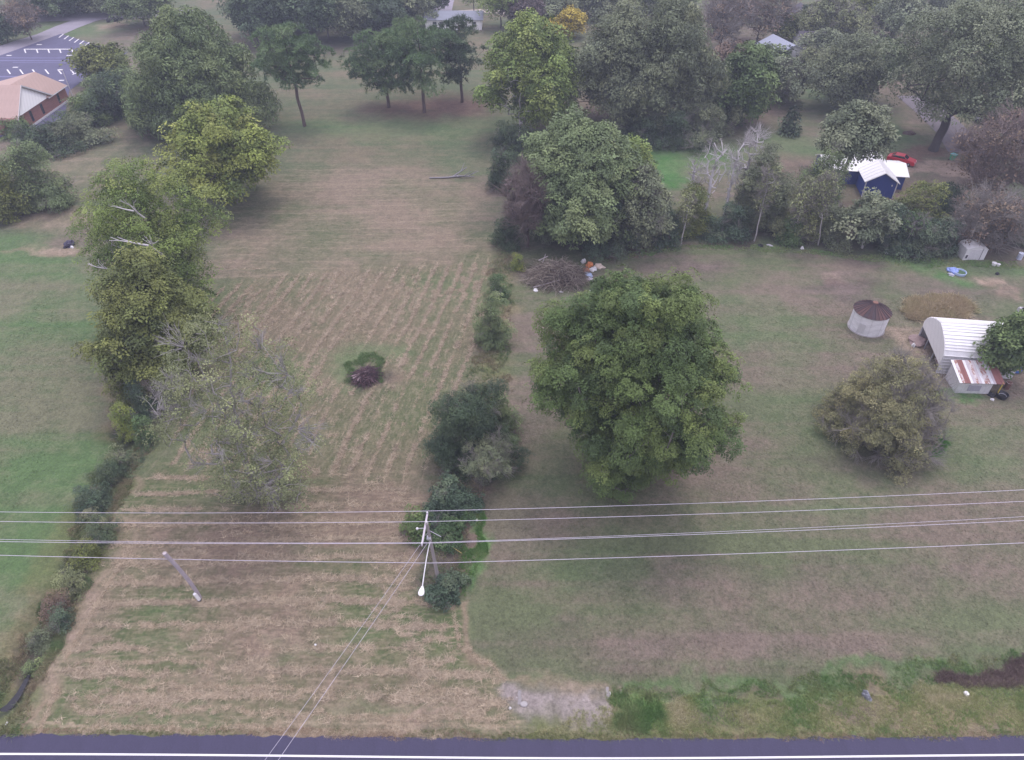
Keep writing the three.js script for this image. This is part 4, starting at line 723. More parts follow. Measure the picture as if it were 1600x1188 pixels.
// --- small lean-to with the rust-striped roof
{
  const t = thing('lean_to_shed', 'small grey shed with rust-red striped roof in front of the white metal shed', 'shed', G(1492, 614), -.05);
  const w = 3.5, d = 2.5, hf = 1.55, hb = 2.25;
  part('front_wall', box(w, hf, .08, w / 2, hf / 2, -.04), mat.galv, t); part('rear_wall', box(w, hb - .04, .08, w / 2, hb / 2 - .02, -d), mat.galv, t);
  for (const x of [.04, w - .04]) part('side_wall', slabDir([V(x - .04, 0, -.08), V(x - .04, 0, -d + .04), V(x - .04, hb - .06, -d + .04), V(x - .04, hf - .02, -.08)], V(.08, 0, 0)), mat.galv, t);
  const rr = [mat.rust, mat.galv, M([.27, .12, .11], { map: streakTex }), M([.55, .5, .54], { map: streakTex, roughness: .5 })], pat = [1, 0, 2, 2, 1, 3, 0, 3, 1, 0, 0, 1, 3, 2, 2, 2];
  const n = pat.length, x0 = -.2, x1 = w + 1.0; for (let k = 0; k < n; k++) { const a = mix(x0, x1, k / n), b = mix(x0, x1, (k + 1) / n), up = k % 2 ? .018 : 0; part('roof_panel', slab([V(a, hb + .13 + up, -d - .25), V(b, hb + .13 + up, -d - .25), V(b, hf + .06 + up, .25), V(a, hf + .06 + up, .25)], .05), rr[pat[k]], t); }
  part('window_patch', box(1.3, .75, .04, w * .5, .75, .025), M([.4, .4, .47], { map: streakTex }), t); part('post', box(.09, hf + .15, .09, w + .85, hf / 2 + .05, .1), mat.yellow, t);
}
// --- grain bin
{
  const p = G(1353, 512), t = thing('grain_bin', 'round grain bin with pale corrugated wall and rusty cone roof', 'grain bin', p), r = 2.0, h = 2.5;
  for (let k = 0; k < 3; k++) { const pr = []; for (let i = 0; i <= 26; i++) { const y = k * h / 3 + i / 26 * (h / 3 - .012), q = r + .016 * Math.sin(i / 26 * 9 * 6.283) + .004 * k; pr.push(new THREE.Vector2(q, y)); } part('wall_ring', new THREE.LatheGeometry(pr, 64), mat.binWall, t); }
  for (let k = 0; k < 10; k++) { const a = k / 10 * 6.283; part('wall_seam', bar(V(Math.cos(a) * (r + .02), .02, Math.sin(a) * (r + .02)), V(Math.cos(a) * (r + .02), h - .02, Math.sin(a) * (r + .02)), .025, 4), mat.galv, t); }
  const n = 28, rm = [M([.085, .052, .058], { map: streakTex }), M([.10, .06, .062], { map: streakTex }), M([.13, .07, .065], { map: streakTex }), M([.07, .05, .058], { map: streakTex })], R = rng(5);
  for (let k = 0; k < n; k++) { const a = k / n * 6.283, b = (k + .97) / n * 6.283, q = r + .16, f = (ang, rad, y) => V(Math.cos(ang) * rad, y, Math.sin(ang) * rad); part('roof_panel', slab([f(a, .32, h + 1.05), f(b, .32, h + 1.05), f(b, q, h + .02), f(a, q, h + .02)], .04), rm[(R() * 4) | 0], t); part('roof_rib', bar(f(a, .3, h + 1.08), f(a, q, h + .05), .03, 4), rm[k % 2 ? 0 : 3], t); }
  part('roof_cap', cyl(.36, .3, .18, 14, 0, h + .98, 0), M([.24, .13, .10], { map: streakTex }), t); part('footing', cyl(r + .14, r + .1, .1, 40, 0, -.03, 0), mat.concrete, t);
  part('door', box(.75, 1.2, .06, 0, .95, r + .04).rotateY(-.75), mat.galv, t);
}
// --- small storage shed at the hedgerow
{
  const t = thing('storage_shed', 'small white metal storage shed with a low curved top at the hedgerow edge', 'shed', G(1504, 406.5), .02), w = 2.95, d = 2.2;
  const prof = [[0, 1.62], [.5, 1.82], [1, 1.94], [1.48, 1.98], [1.96, 1.94], [2.45, 1.82], [2.95, 1.62]];
  part('front_wall', slabDir([V(0, 0, 0), V(w, 0, 0), ...prof.slice().reverse().map(p => V(p[0], p[1], 0))], V(0, 0, -.06)), mat.white, t);
  part('rear_wall', slabDir([V(0, 0, -d), V(w, 0, -d), ...prof.slice().reverse().map(p => V(p[0], p[1], -d))], V(0, 0, .06)), mat.white, t);
  for (const x of [.03, w - .03]) part('side_wall', box(.06, 1.6, d - .14, x, .8, -d / 2), mat.white, t);
  for (let k = 0; k < 6; k++) { const a = prof[k], b = prof[k + 1]; part('roof_panel', slab([V(a[0], a[1] + .05, .08), V(b[0], b[1] + .05, .08), V(b[0], b[1] + .05, -d - .08), V(a[0], a[1] + .05, -d - .08)], .045), mat.white, t); }
  part('door', box(1.55, 1.55, .03, 1.42, .8, .02), M([.72, .72, .76], { map: streakTex, roughness: .5 }), t); part('door_seam', box(.04, 1.7, .05, 2.26, .87, .02), mat.darkRoof, t); part('dent', box(.28, .5, .03, .35, .55, .017), mat.darkRoof, t);
}
// --- far houses
function farHouse(label, px, py, w, d, eave, ridge, turn, wallM, roofM, axis, wins) {
  const t = thing('house', label, 'house', at(px, py), turn);
  gableWalls(t, -w / 2, w / 2, -d, 0, eave, ridge, axis, wallM); gableRoof('roof', t, -w / 2, w / 2, -d, 0, eave, ridge, axis, roofM, .45);
  for (const x of wins) win(t, 1, 1.2, V(x, eave * .55, .05), 0); part('door', box(.95, 2, .06, wins.length ? wins[0] + 1.7 : 0, 1, .035), mat.darkRoof, t); return t;
}
farHouse('long white bungalow with a grey-blue roof showing between the pines', 709, 47, 15, 7, 2.6, 3.9, 0, mat.whiteMetal, mat.greyRoof, 'x', [-5, -1.5, 2.5, 5.5]);
farHouse('grey-roofed house with a white gable edge half hidden by the dull grey-green tree', 1233, 108, 11, 9, 2.8, 5.2, .25, mat.white, M([.36, .39, .48], { map: dirtTex }), 'z', [-3, 3]);
farHouse('small white house with dark windows and a purple-grey roof wing at the top right', 1243, 50, 6, 8, 3.4, 5.4, -.3, mat.white, mat.darkRoof, 'z', [-1.2, 1.2]);
farHouse('low dark-roofed house right of the grey-roofed house', 1276, 84, 8, 7, 2.5, 4.2, 0, mat.white, mat.darkRoof, 'x', [-2, 2]);
farHouse('dark-roofed house at the top edge above the olive-brown tree', 1374, 14, 12, 8, 2.8, 4.6, 0, mat.white, mat.darkRoof, 'x', [-4, 0, 4]);

// ---------------------------------------------------------------- vehicles
function car(label, cat, px, py, turn, paintM, o = {}) {
  const t = thing(o.name || 'parked_car', label, cat, at(px, py), turn), w = 1.78, L = o.L || 4.5, up = o.up || 0;
  const sh = new THREE.Shape(), k = L / 4.5; [[-2.2, .35], [-2.25, .75], [-2.1, .95], [-1.0, 1.0 + up * .3], [1.0, 1.0 + up * .3], [2.05, .85], [2.25, .65], [2.2, .32]].forEach((p, i) => i ? sh.lineTo(p[0] * k, p[1]) : sh.moveTo(p[0] * k, p[1]));
  const body = new THREE.ExtrudeGeometry(sh, { depth: w - .16, bevelEnabled: true, bevelSize: .07, bevelThickness: .08, bevelSegments: 2 }); body.translate(0, 0, -(w - .16) / 2); part('body', body, paintM, t);
  const gh = new THREE.Shape(); [[-1.75, 1.0 + up * .3], [-1.15, 1.4 + up], [.35, 1.42 + up], [1.05, 1.0 + up * .3]].forEach((p, i) => i ? gh.lineTo(p[0] * k, p[1]) : gh.moveTo(p[0] * k, p[1]));
  const cab = new THREE.ExtrudeGeometry(gh, { depth: w - .42, bevelEnabled: true, bevelSize: .03, bevelThickness: .06, bevelSegments: 1 }); cab.translate(0, 0, -(w - .42) / 2); part('windows', cab, mat.glass, t);
  part('roof', box(1.5 * k, .06, w - .4, -.4 * k, 1.455 + up, 0), paintM, t);
  for (const s of [-1, 1]) { for (const x of [-1.4, 1.38]) { const wh = part('wheel', new THREE.TorusGeometry(.24, .095, 8, 18).translate(x * k, .33, s * (w / 2 - .05)), mat.rubber, t); part('rim', new THREE.CylinderGeometry(.2, .2, .12, 14).rotateX(Math.PI / 2).translate(x * k, .33, s * (w / 2 - .05)), mat.greyMetal, wh); } part('headlight', box(.08, .14, .32, 2.24 * k, .72, s * .58), mat.white, t); part('pillar', bar(V(-1.2 * k, 1.4 + up, s * (w / 2 - .17)), V(-1.85 * k, 1, s * (w / 2 - .1)), .05, 5), paintM, t); part('pillar', bar(V(.36 * k, 1.42 + up, s * (w / 2 - .17)), V(1.1 * k, 1, s * (w / 2 - .1)), .04, 5), paintM, t); }
  return t;
}
car('red car parked on the dirt drive behind the blue house', 'car', 1407, 255, -.65, M([.5, .015, .03], { roughness: .3 }));
car('dark pickup-sized vehicle with a pale hood parked right of the giant tree', 'car', 1546, 194, 2.7, M([.03, .035, .05], { roughness: .3 }), { up: .3, L: 5.2 });
car('pale grey car behind the leafless brownish tree at the right edge', 'car', 1598, 222, -1.2, M([.5, .5, .56], { roughness: .35 }));
car('silver-white van cut off by the right edge behind the shed tree', 'van', 1610, 508, -1.75, M([.56, .55, .58], { roughness: .35 }), { up: .35, L: 4.9, name: 'parked_van' });

// ---------------------------------------------------------------- utility pole, lamp and wires
const poleBase = G(687, 914), poleTop = V(-6.35, 7.95, -33.5), along = t => poleBase.clone().lerp(poleTop, t);
const arm0 = at(668, 802, 7.75), arm1 = at(659, 853, 7.75);
{
  const t = thing('utility_pole', 'wooden utility pole with one crossarm rising out of the vine mound', 'utility pole', poleBase), loc = v => v.clone().sub(poleBase), mine = [];
  part('shaft', bar(V(0, -.4, 0), loc(poleTop), .17, 12, .115), M([.36, .33, .33], { map: streakTex }), t);
  const a = loc(arm0), b = loc(arm1), d = b.clone().sub(a).normalize(), ga = new THREE.BoxGeometry(.13, .15, a.distanceTo(b)); ga.applyQuaternion(new THREE.Quaternion().setFromUnitVectors(V(0, 0, 1), d)); const mid = a.clone().add(b).multiplyScalar(.5); ga.translate(mid.x, mid.y, mid.z);
  part('crossarm', ga, M([.6, .56, .62], { map: streakTex }), t);
  for (const s of [-.75, .75]) part('brace', bar(mid.clone().addScaledVector(d, s), loc(along(.87)), .022, 5), mat.greyMetal, t);
  for (const q of [a.clone().addScaledVector(d, .08), b.clone().addScaledVector(d, -.08), loc(poleTop)]) part('insulator', [cyl(.035, .03, .14, 8, q.x, q.y + .05, q.z), cyl(.075, .05, .07, 10, q.x, q.y + .16, q.z)], mat.white, t);
  const sp_ = loc(along(.93)); part('bracket', bar(sp_, sp_.clone().add(V(-.75, .05, .1)), .035, 6), mat.greyMetal, t); part('insulator', new THREE.SphereGeometry(.11, 10, 8).translate(sp_.x - .78, sp_.y + .05, sp_.z + .1), mat.white, t);
  const c1 = loc(along(.8)); part('cable_clamp', box(.3, .16, .34, c1.x - .05, c1.y, c1.z + .12), mat.greyMetal, t);
  const gw = loc(along(.9)); part('brace_rod', bar(gw, gw.clone().add(V(.95, -.55, .2)), .02, 5), mat.wire, t);
}
{
  const root = along(.74), tip = at(660, 916, 6.6), d = tip.clone().sub(root), t = thing('street_lamp', 'white cobra-head street lamp on a long arm from the utility pole', 'street lamp', root);
  const cv = new THREE.CatmullRomCurve3([V(0, 0, 0), d.clone().multiplyScalar(.35).add(V(0, .3, 0)), d.clone().multiplyScalar(.75).add(V(0, .18, 0)), d.clone()]);
  part('arm', new THREE.TubeGeometry(cv, 16, .045, 7), mat.galv, t);
  const pr = [[0, 0], [.07, .02], [.1, .12], [.19, .38], [.23, .6], [.2, .78], [.1, .88], [0, .9]].map(p => new THREE.Vector2(p[0], p[1])), hg = new THREE.LatheGeometry(pr, 18); hg.scale(1, 1, .6); hg.applyQuaternion(new THREE.Quaternion().setFromUnitVectors(V(0, 1, 0), d.clone().setY(d.y - .02).normalize())); hg.translate(d.x, d.y, d.z); part('lamp_head', hg, mat.whiteMetal, t);
}
function wire(label, pts, r, group) {
  const cs = []; for (let k = 0; k < pts.length - 1; k++) { const [a, b, sag] = [pts[k], pts[k + 1], pts[k].sag || 0]; for (let i = k ? 1 : 0; i <= 24; i++) { const s = i / 24, q = a.clone().lerp(b, s); q.y -= sag * 4 * s * (1 - s); cs.push(q); } }
  const g = []; const P_ = []; const crv = new THREE.CatmullRomCurve3(cs); const o = new THREE.Mesh(new THREE.TubeGeometry(crv, 160, r, 5), mat.wire); o.name = numbered('power_line'); o.castShadow = true; scene.add(o); return tag(o, label, 'power line', group);
}
const W3 = (px, py, h, sag) => { const v = at(px, py, h); v.sag = sag; return v; };
const run = (label, lx, rx, mid, h, r, sag) => { // two photographed rows at the edges of the picture give each span's direction; it is carried on to the next pole
  const l0 = at(0, lx, h - sag * .75), r0 = at(1600, rx, h - sag * .75), l = mid.clone().lerp(l0, 1.7), q = mid.clone().lerp(r0, 1.5); l.y = q.y = h; l.sag = sag; const m = mid.clone(); m.sag = sag; wire(label, [l, m, q], r, 'wires crossing the field');
};
run('topmost of the power wires, over the far end of the crossarm', 799, 765, arm0.clone().add(V(0, .24, 0)), 7.95, .017, .5);
run('second power wire from the top, over the pole top', 814, 783, poleTop.clone().add(V(0, .2, 0)), 8.1, .017, .5);
run('third power wire from the top, thin one of the close pair', 842, 807, arm1.clone().add(V(0, .22, -.1)), 7.9, .013, .5);
run('fourth power wire from the top, thick one of the close pair', 845.5, 813, at(671, 849, 6.6), 6.6, .018, .4);
run('lowest and thickest cable across the photograph, on the pole under the lamp arm', 867, 848, at(677, 880, 5.2), 5.2, .021, .35);
wire('left one of the two service wires running down over the road', [W3(656, 852, 7.1, .3), (() => { const a = at(656, 852, 7.1), b = at(411, 1186, 6.9); return a.lerp(b, 1.9); })()], .010, 'service wires over the road');
wire('right one of the two service wires running down over the road', [W3(667, 850, 6.7, .3), (() => { const a = at(667, 850, 6.7), b = at(432, 1186, 6.5); return a.lerp(b, 1.9); })()], .012, 'service wires over the road');
{
  const b = G(314, 936), t = thing('stub_pole', 'bare leaning wooden stub pole in the left part of the hayfield', 'pole', b), tp = at(257, 865, 6.2).sub(b);
  const cv = new THREE.CatmullRomCurve3([V(0, -.4, 0), tp.clone().multiplyScalar(.33).add(V(.16, 0, 0)), tp.clone().multiplyScalar(.7).add(V(.14, 0, 0)), tp]);
  part('shaft', new THREE.TubeGeometry(cv, 20, .15, 10), M([.46, .41, .45], { map: streakTex }), t); part('top_cap', cyl(.155, .15, .05, 10, tp.x, tp.y - .02, tp.z), mat.paleWood, t);
  const m = thing('marker_post', 'short white marker at the foot of the stub pole', 'marker', G(313, 934.5).add(V(.1, 0, .32))); part('tube', cyl(.14, .14, .95, 12), mat.whiteMetal, m); part('base', cyl(.17, .17, .12, 12), mat.black, m); m.rotation.z = .16;
}
// ---------------------------------------------------------------- brush pile, burn heap, fallen limbs
function stickHeap(name, label, cat, px, py, rx, rz, h, n, len, mats, seed, rad = .022) {
  const t = thing(name, label, cat, G(px, py)), r = rng(seed), gs = mats.map(() => []);
  for (let i = 0; i < n; i++) {
    const a = r() * 6.283, q = Math.sqrt(r()), x = Math.cos(a) * q * rx, z = Math.sin(a) * q * rz, y = h * (1 - q * q) * (.35 + .65 * r()) + .08, L = len * (.45 + r() * .8), th = (r() < .12 ? a + (r() - .5) * 1.2 : r() * 6.283), dn = (.35 - q) * .5 + (r() - .5) * .7;
    const p0 = V(x, y, z), d = V(Math.cos(th), dn, Math.sin(th)).normalize(), p1 = p0.clone().addScaledVector(d, L * .5).add(V(0, .1, 0)), p2 = p0.clone().addScaledVector(d, L).add(V((r() - .5) * .3, -.12, (r() - .5) * .3)); for (const p of [p1, p2]) p.y = Math.max(.04, p.y);
    const rr = rad * (.5 + r() * 1.3), m = (r() * mats.length) | 0; gs[m].push(bar(p0, p1, rr, 4, rr * .75), bar(p1, p2, rr * .75, 3, rr * .3)); if (r() < .7) gs[m].push(bar(p1, p1.clone().addScaledVector(d, L * .35).add(V((r() - .5) * .7, r() * .35, (r() - .5) * .7)), rr * .5, 3, rr * .2));
  }
  gs.forEach((g, i) => { if (g.length) { const m = part('sticks', g, mats[i], t); m.userData.kind = 'stuff'; } }); return t;
}
{
  const t = stickHeap('brush_pile', 'big grey heap of cut brush on the lawn below the hedgerow', 'brush pile', 870, 437, 4.2, 2.7, 2.5, 1700, 1.7, [M([.30, .25, .20]), M([.20, .165, .13]), M([.12, .09, .07]), M([.40, .35, .29])], 31, .026);
  part('limb', bar(V(-3.2, .2, 2.3), V(.3, 1.1, 1.9), .06, 6, .03), mat.paleWood, t); part('limb', bar(V(-2.4, 1.9, -1.6), V(-1.2, 2.6, -1.5), .09, 6, .05), mat.paleWood, t); part('limb', bar(V(-1.9, 1.4, -1.6), V(-1.5, 2.7, -1.9), .08, 6, .04), mat.paleWood, t);
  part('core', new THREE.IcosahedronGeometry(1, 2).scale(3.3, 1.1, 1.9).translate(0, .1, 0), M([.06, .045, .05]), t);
}
{
  const t = stickHeap('burn_heap', 'dark half-burnt heap of roots and sticks in the middle of the hayfield', 'burn heap', 572, 590, 1.35, 1.5, .9, 420, 1.1, [M([.10, .055, .065]), M([.06, .035, .045]), M([.17, .10, .11])], 77, .03);
  part('core', new THREE.IcosahedronGeometry(1, 2).scale(1.1, .55, 1.25).translate(.1, .1, -.1), M([.05, .03, .035]), t);
  for (const [a, b, r] of [[V(-1.5, .5, .35), V(.4, .8, -.3), .07], [V(-1.3, .4, .6), V(-.5, .75, .3), .1], [V(-.7, .5, 1.1), V(-.45, .8, .75), .12], [V(-1.1, .25, 1.1), V(-.9, .55, .8), .08]]) part('log', bar(a, b, r, 7, r * .7), M([.42, .33, .34], { map: streakTex }), t);
}
{
  const t = thing('fallen_branch', 'pale fallen branch lying at the far right edge of the hayfield', 'branch', G(705, 278));
  const m = M([.30, .29, .31], { map: streakTex }); part('limb', [bar(V(-3.6, .12, .3), V(-.5, .16, .2), .1, 6, .15), bar(V(-.5, .16, .2), V(1.4, .24, -.3), .15, 6, .18), bar(V(.2, .18, 0), V(2.6, 1.3, -1.2), .14, 6, .07), bar(V(1.6, .8, -.7), V(2.2, 1.9, -1.7), .08, 5, .03)], m, t); part('limb', [bar(V(1, .2, -.1), V(3.9, .3, .2), .12, 6, .05), bar(V(2, .25, 0), V(3.4, 1.3, .5), .1, 5, .04), bar(V(2.6, .3, .1), V(4.6, .8, -.9), .1, 5, .04), bar(V(1.2, .3, -.2), V(2.9, .9, 1.3), .09, 5, .03), bar(V(3, .4, 0), V(4.4, 1.5, .2), .07, 5, .02)], m, t);
}
{
  const t = thing('tree_stump', 'dark broken stump cluster at the foot of the half-bare tree', 'stump', G(1450, 690)); const m = M([.07, .045, .04], { map: streakTex });
  for (const [x, z, h, l] of [[-.9, -.6, 1.5, -.3], [-.3, -1.1, 1.9, .1], [.3, -.5, 1.2, .25], [.2, .5, .7, .3], [-.6, -1.6, 1.3, -.4]]) part('stem', bar(V(x, -.1, z), V(x + l, h, z - .3), .2, 7, .1), m, t);
}
// ---------------------------------------------------------------- small things
const R0 = rng(404);
function lump(name, label, cat, px, py, m, sx, sy, sz, seed, group) {     // a crumpled piece: a bag, cloth or stone
  const g = new THREE.IcosahedronGeometry(1, 3), p = g.attributes.position; for (let i = 0; i < p.count; i++) { const x = p.getX(i), y = p.getY(i), z = p.getZ(i), k = .5 + .6 * vn(x * 2.1 + seed * 3.1 + 50, z * 2.1 + y * 2.3 + 50) + .35 * vn(x * 5 + seed * 7 + 90, z * 5 + y * 5.5 + 30); p.setXYZ(i, x * k * sx, Math.max(-.2, y) * k * sy, z * k * sz); } g.computeVertexNormals();
  const o = part(numbered(name), g, m, scene); o.position.copy(G(px, py)); o.rotation.y = seed; return tag(o, label, cat, group);
}
lump('rubbish_bag', 'orange-brown bag at the top of the rubbish beside the brush pile', 'rubbish bag', 921, 416, mat.orange, .55, .5, .5, 1);
lump('rubbish_bag', 'dull orange bag at the lower left of the rubbish beside the brush pile', 'rubbish bag', 916, 424, M([.42, .2, .12]), .5, .4, .45, 2);
lump('rubbish_bag', 'cream bag at the right end of the rubbish beside the brush pile', 'rubbish bag', 936, 418, M([.6, .5, .42]), .75, .45, .5, 3);
lump('rubbish_bag', 'white bag in the middle of the rubbish beside the brush pile', 'rubbish bag', 927, 422, mat.white, .6, .4, .5, 4);
lump('rubbish_bag', 'blue-grey sheet heap at the front of the rubbish beside the brush pile', 'rubbish', 919, 432, mat.paleBlue, .7, .35, .55, 5);
lump('rubbish_bag', 'pale sheet at the lower right of the rubbish beside the brush pile', 'rubbish', 922, 438, M([.66, .6, .66]), .6, .25, .4, 6);
lump('rubbish_bag', 'round white bag on the top right shoulder of the brush pile', 'rubbish bag', 911, 411, mat.white, .32, .5, .3, 7);
lump('paper_scrap', 'crumpled white sheet on the grass at the left foot of the brush pile', 'litter', 837, 454, mat.white, .45, .16, .3, 8);
lump('paper_scrap', 'small white scrap on the grass in front of the brush pile', 'litter', 877, 457, mat.white, .28, .14, .2, 9);
lump('paper_scrap', 'small white scrap right of the brush pile next to the huge tree', 'litter', 922, 456, mat.white, .2, .12, .16, 10);
lump('tarpaulin', 'dark bundle with a white corner on the far left lawn', 'bundle', 109, 384, M([.06, .055, .09]), .9, .7, .7, 11);
lump('paper_scrap', 'white scrap in front of the dark bundle on the far left lawn', 'litter', 113, 388, mat.white, .3, .25, .2, 12);
lump('rubbish_bag', 'white bag in the undergrowth at the lawn edge, left of the slim light-green tree', 'litter', 1253, 390, mat.white, .3, .3, .25, 13);
lump('paper_scrap', 'white scrap on the bright grass right of the slim light-green tree', 'litter', 1385, 396, mat.white, .28, .2, .2, 14);
lump('paper_scrap', 'pale litter at the left end of the lawn edge near the old tyre', 'litter', 1203, 385, M([.5, .48, .52]), .5, .15, .25, 15);
lump('stone', 'bluish grey stone slab standing in the roadside ditch', 'stone', 1357, 1087, M([.24, .25, .29], { map: dirtTex }), .22, .5, .42, 16);
lump('plastic_bag', 'white ball-like bag in the verge at the lower right', 'litter', 1510, 1085, mat.whiteMetal, .17, .24, .17, 17);
lump('paper_scrap', 'tiny white scrap in the mown straw left of the service wires', 'litter', 493, 1009, mat.white, .11, .07, .09, 18);
lump('paper_scrap', 'tiny white scrap by the left culvert headwall', 'litter', 797, 1107, mat.white, .1, .12, .1, 19);
lump('paper_scrap', 'white scrap lying in the bright grass behind the utility pole', 'litter', 745, 813, mat.white, .16, .1, .14, 20);
lump('paper_scrap', 'tiny white scrap on the bottom left verge beside the creek', 'litter', 10, 1131, mat.white, .12, .1, .1, 21);
lump('cap', 'small orange-red cap-like scrap in the vine mound at the pole foot', 'litter', 698, 909, mat.orange, .16, .55, .16, 22);
lump('rubble_heap', 'brownish rubble at the open end of the white metal shed', 'rubble', 1434, 533, M([.30, .22, .21], { map: dirtTex }), 1.3, .45, 1.1, 23);
lump('rubbish_bag', 'small white scrap on the rubble by the open shed end', 'litter', 1427, 541, mat.white, .22, .45, .2, 24);
lump('rubbish_heap', 'dark low heap on the bare earth beside the gravel drive', 'heap', 1420, 209, M([.12, .08, .07]), 1.2, .5, .7, 25);
lump('fire_pit_heap', 'dark heap on bare earth between street and car park', 'heap', 177, 33, mat.black, 2.2, 1.3, 1.2, 26);
{ const o = part('yellow_pole', bar(V(-.45, .7, -.3), V(.45, .55, .3), .025, 6), M([.42, .33, .12]), scene); o.position.copy(G(714, 866)); tag(o, 'thin yellow rod lying in the weeds right of the utility pole', 'rod'); }
{ const t = thing('tyre', 'old tyre lying in the undergrowth at the left end of the lawn edge', 'tyre', G(1188, 386)); part('casing', new THREE.TorusGeometry(.28, .11, 8, 20).rotateX(Math.PI / 2).translate(0, .12, 0), mat.rubber, t); }
for (const [px, l] of [[812, 'crumbled concrete headwall at the left end of the field crossing'], [950, 'crumbled concrete headwall at the right end of the field crossing']]) {
  const t = thing('culvert_headwall', l, 'culvert', G(px, px < 900 ? 1090 : 1079)); part('wall', slabDir([V(-.12, -.5, -.6), V(-.12, -.5, .55), V(-.16, .03, .5), V(-.1, .14, .15), V(-.14, .07, -.2), V(-.1, .1, -.45), V(-.12, -.04, -.62)], V(.24, 0, .05)), M([.3, .28, .28], { map: dirtTex }), t); part('pipe', new THREE.TorusGeometry(.26, .05, 8, 20).rotateY(Math.PI / 2).translate(px < 900 ? -.2 : .2, -.3, 0), mat.galv, t); part('rubble', new THREE.IcosahedronGeometry(.22, 1).scale(1.3, .5, 1).translate(px < 900 ? .3 : -.3, .05, .5), mat.concrete, t);
}
// pools, buckets, drum, bins
function pool(label, px, py, r, m, wm, rim) { const t = thing('paddling_pool', label, 'paddling pool', G(px, py)); part('wall', new THREE.LatheGeometry([[r * .92, .02], [r, .04], [r * 1.03, .34], [r * .97, .36], [r * .92, .1]].map(p => new THREE.Vector2(p[0], p[1])), 32), m, t); part('water', new THREE.CylinderGeometry(r * .95, r * .95, .02, 28).translate(0, .2, 0), wm, t); if (rim) part('rim', new THREE.TorusGeometry(r, .05, 6, 32).rotateX(Math.PI / 2).translate(0, .35, 0), rim, t); return t; }
pool('round blue paddling pool with brown water right of the white metal shed', 1585, 577, .72, mat.poolBlue, M([.22, .13, .05], { roughness: .25 }), mat.blue);
pool('pale blue ring pool lying on bright grass by the hedgerow', 1499, 428, .78, mat.paleBlue, M([.06, .12, .05], { roughness: .5 }), mat.paleBlue);
lump('tarpaulin', 'crumpled blue plastic sheet beside the pale ring pool', 'tarpaulin', 1488, 424, M([.22, .30, .62], { roughness: .5 }), .95, .4, .7, 27);
lump('tarpaulin', 'grey crumpled plastic at the front of the blue sheet', 'tarpaulin', 1486, 430, M([.45, .45, .52]), .4, .25, .4, 28);
for (const [px, py, r, l] of [[1552.5, 415, .3, 'larger white bucket on the grass right of the storage shed'], [1559.5, 416, .22, 'smaller white bucket on the grass right of the larger white one']]) { const t = thing('bucket', l, 'bucket', G(px, py)); part('body', cyl(r * .8, r, r * 1.3, 14), mat.whiteMetal, t); part('lid', cyl(r * 1.06, r * 1.06, .05, 14, 0, r * 1.3, 0), mat.whiteMetal, t); }
lump('pot', 'small black pot shape on the grass below the white buckets', 'pot', 1558, 429, mat.black, .3, .3, .25, 29);
{ const t = thing('drum', 'pale blue-grey drum under the bushes at the right edge', 'drum', G(1592, 405)); part('body', cyl(.33, .33, .95, 16), M([.5, .55, .68], { roughness: .5 }), t); for (const y of [.02, .32, .62, .93]) part('hoop', new THREE.TorusGeometry(.335, .02, 5, 20).rotateX(Math.PI / 2).translate(0, y, 0), mat.galv, t); }
{ const t = thing('wheelie_bin', 'green wheeled bin beside the dirt drive right of the giant tree', 'bin', at(1487, 251), .5); part('body', hull([V(-.36, 1.1, -.4), V(.36, 1.1, -.4), V(.36, 1.1, .4), V(-.36, 1.1, .4)], [V(-.27, .12, -.3), V(.27, .12, -.3), V(.27, .12, .3), V(-.27, .12, .3)]), mat.green, t); part('lid', box(.82, .1, .92, 0, 1.16, 0), M([.2, .5, .5]), t); for (const s of [-1, 1]) part('wheel', new THREE.CylinderGeometry(.14, .14, .07, 12).rotateZ(Math.PI / 2).translate(s * .3, .14, -.36), mat.rubber, t); }
{ const t = thing('planter_tub', 'black tub with a grey ring beside the small rust-striped shed', 'tub', G(1565, 620)); part('body', new THREE.LatheGeometry([[0, .1], [.42, .1], [.5, .0], [.6, .5], [.54, .52], [.45, .2], [0, .18]].map(p => new THREE.Vector2(p[0], p[1])), 28), mat.black, t); part('ring', new THREE.TorusGeometry(.36, .035, 6, 24).rotateX(Math.PI / 2).translate(.02, .3, .05), mat.greyMetal, t); part('lining', new THREE.CylinderGeometry(.47, .43, .1, 20).translate(0, .22, 0), mat.rubber, t); }
lump('tarpaulin', 'black bundle between the black tub and the small shed', 'bundle', 1549, 617, mat.black, .45, .35, .35, 30);
lump('paper_scrap', 'white scrap on the grass left of the black tub', 'litter', 1551, 624, mat.white, .2, .2, .16, 31);
{ const t = thing('rusty_barrel', 'rusty brown barrel standing behind the black tub', 'barrel', G(1573, 606), .4); part('body', cyl(.28, .28, .85, 14), M([.16, .085, .07], { map: streakTex }), t); part('rim', new THREE.TorusGeometry(.28, .025, 5, 18).rotateX(Math.PI / 2).translate(0, .85, 0), mat.rust, t); }
{ const t = thing('light_pole', 'thin pale lamp post at the car park corner by the brick building', 'lamp post', at(113, 150)); part('shaft', bar(V(0, 0, 0), V(0, 5.2, 0), .11, 8, .07), mat.galv, t); part('lamp_head', box(.8, .16, .35, -.35, 5.25, 0), mat.whiteMetal, t); }
lump('garden_chair', 'small white bag-like object under the dark tree pair', 'litter', 1106, 150, mat.white, .5, .9, .4, 32);

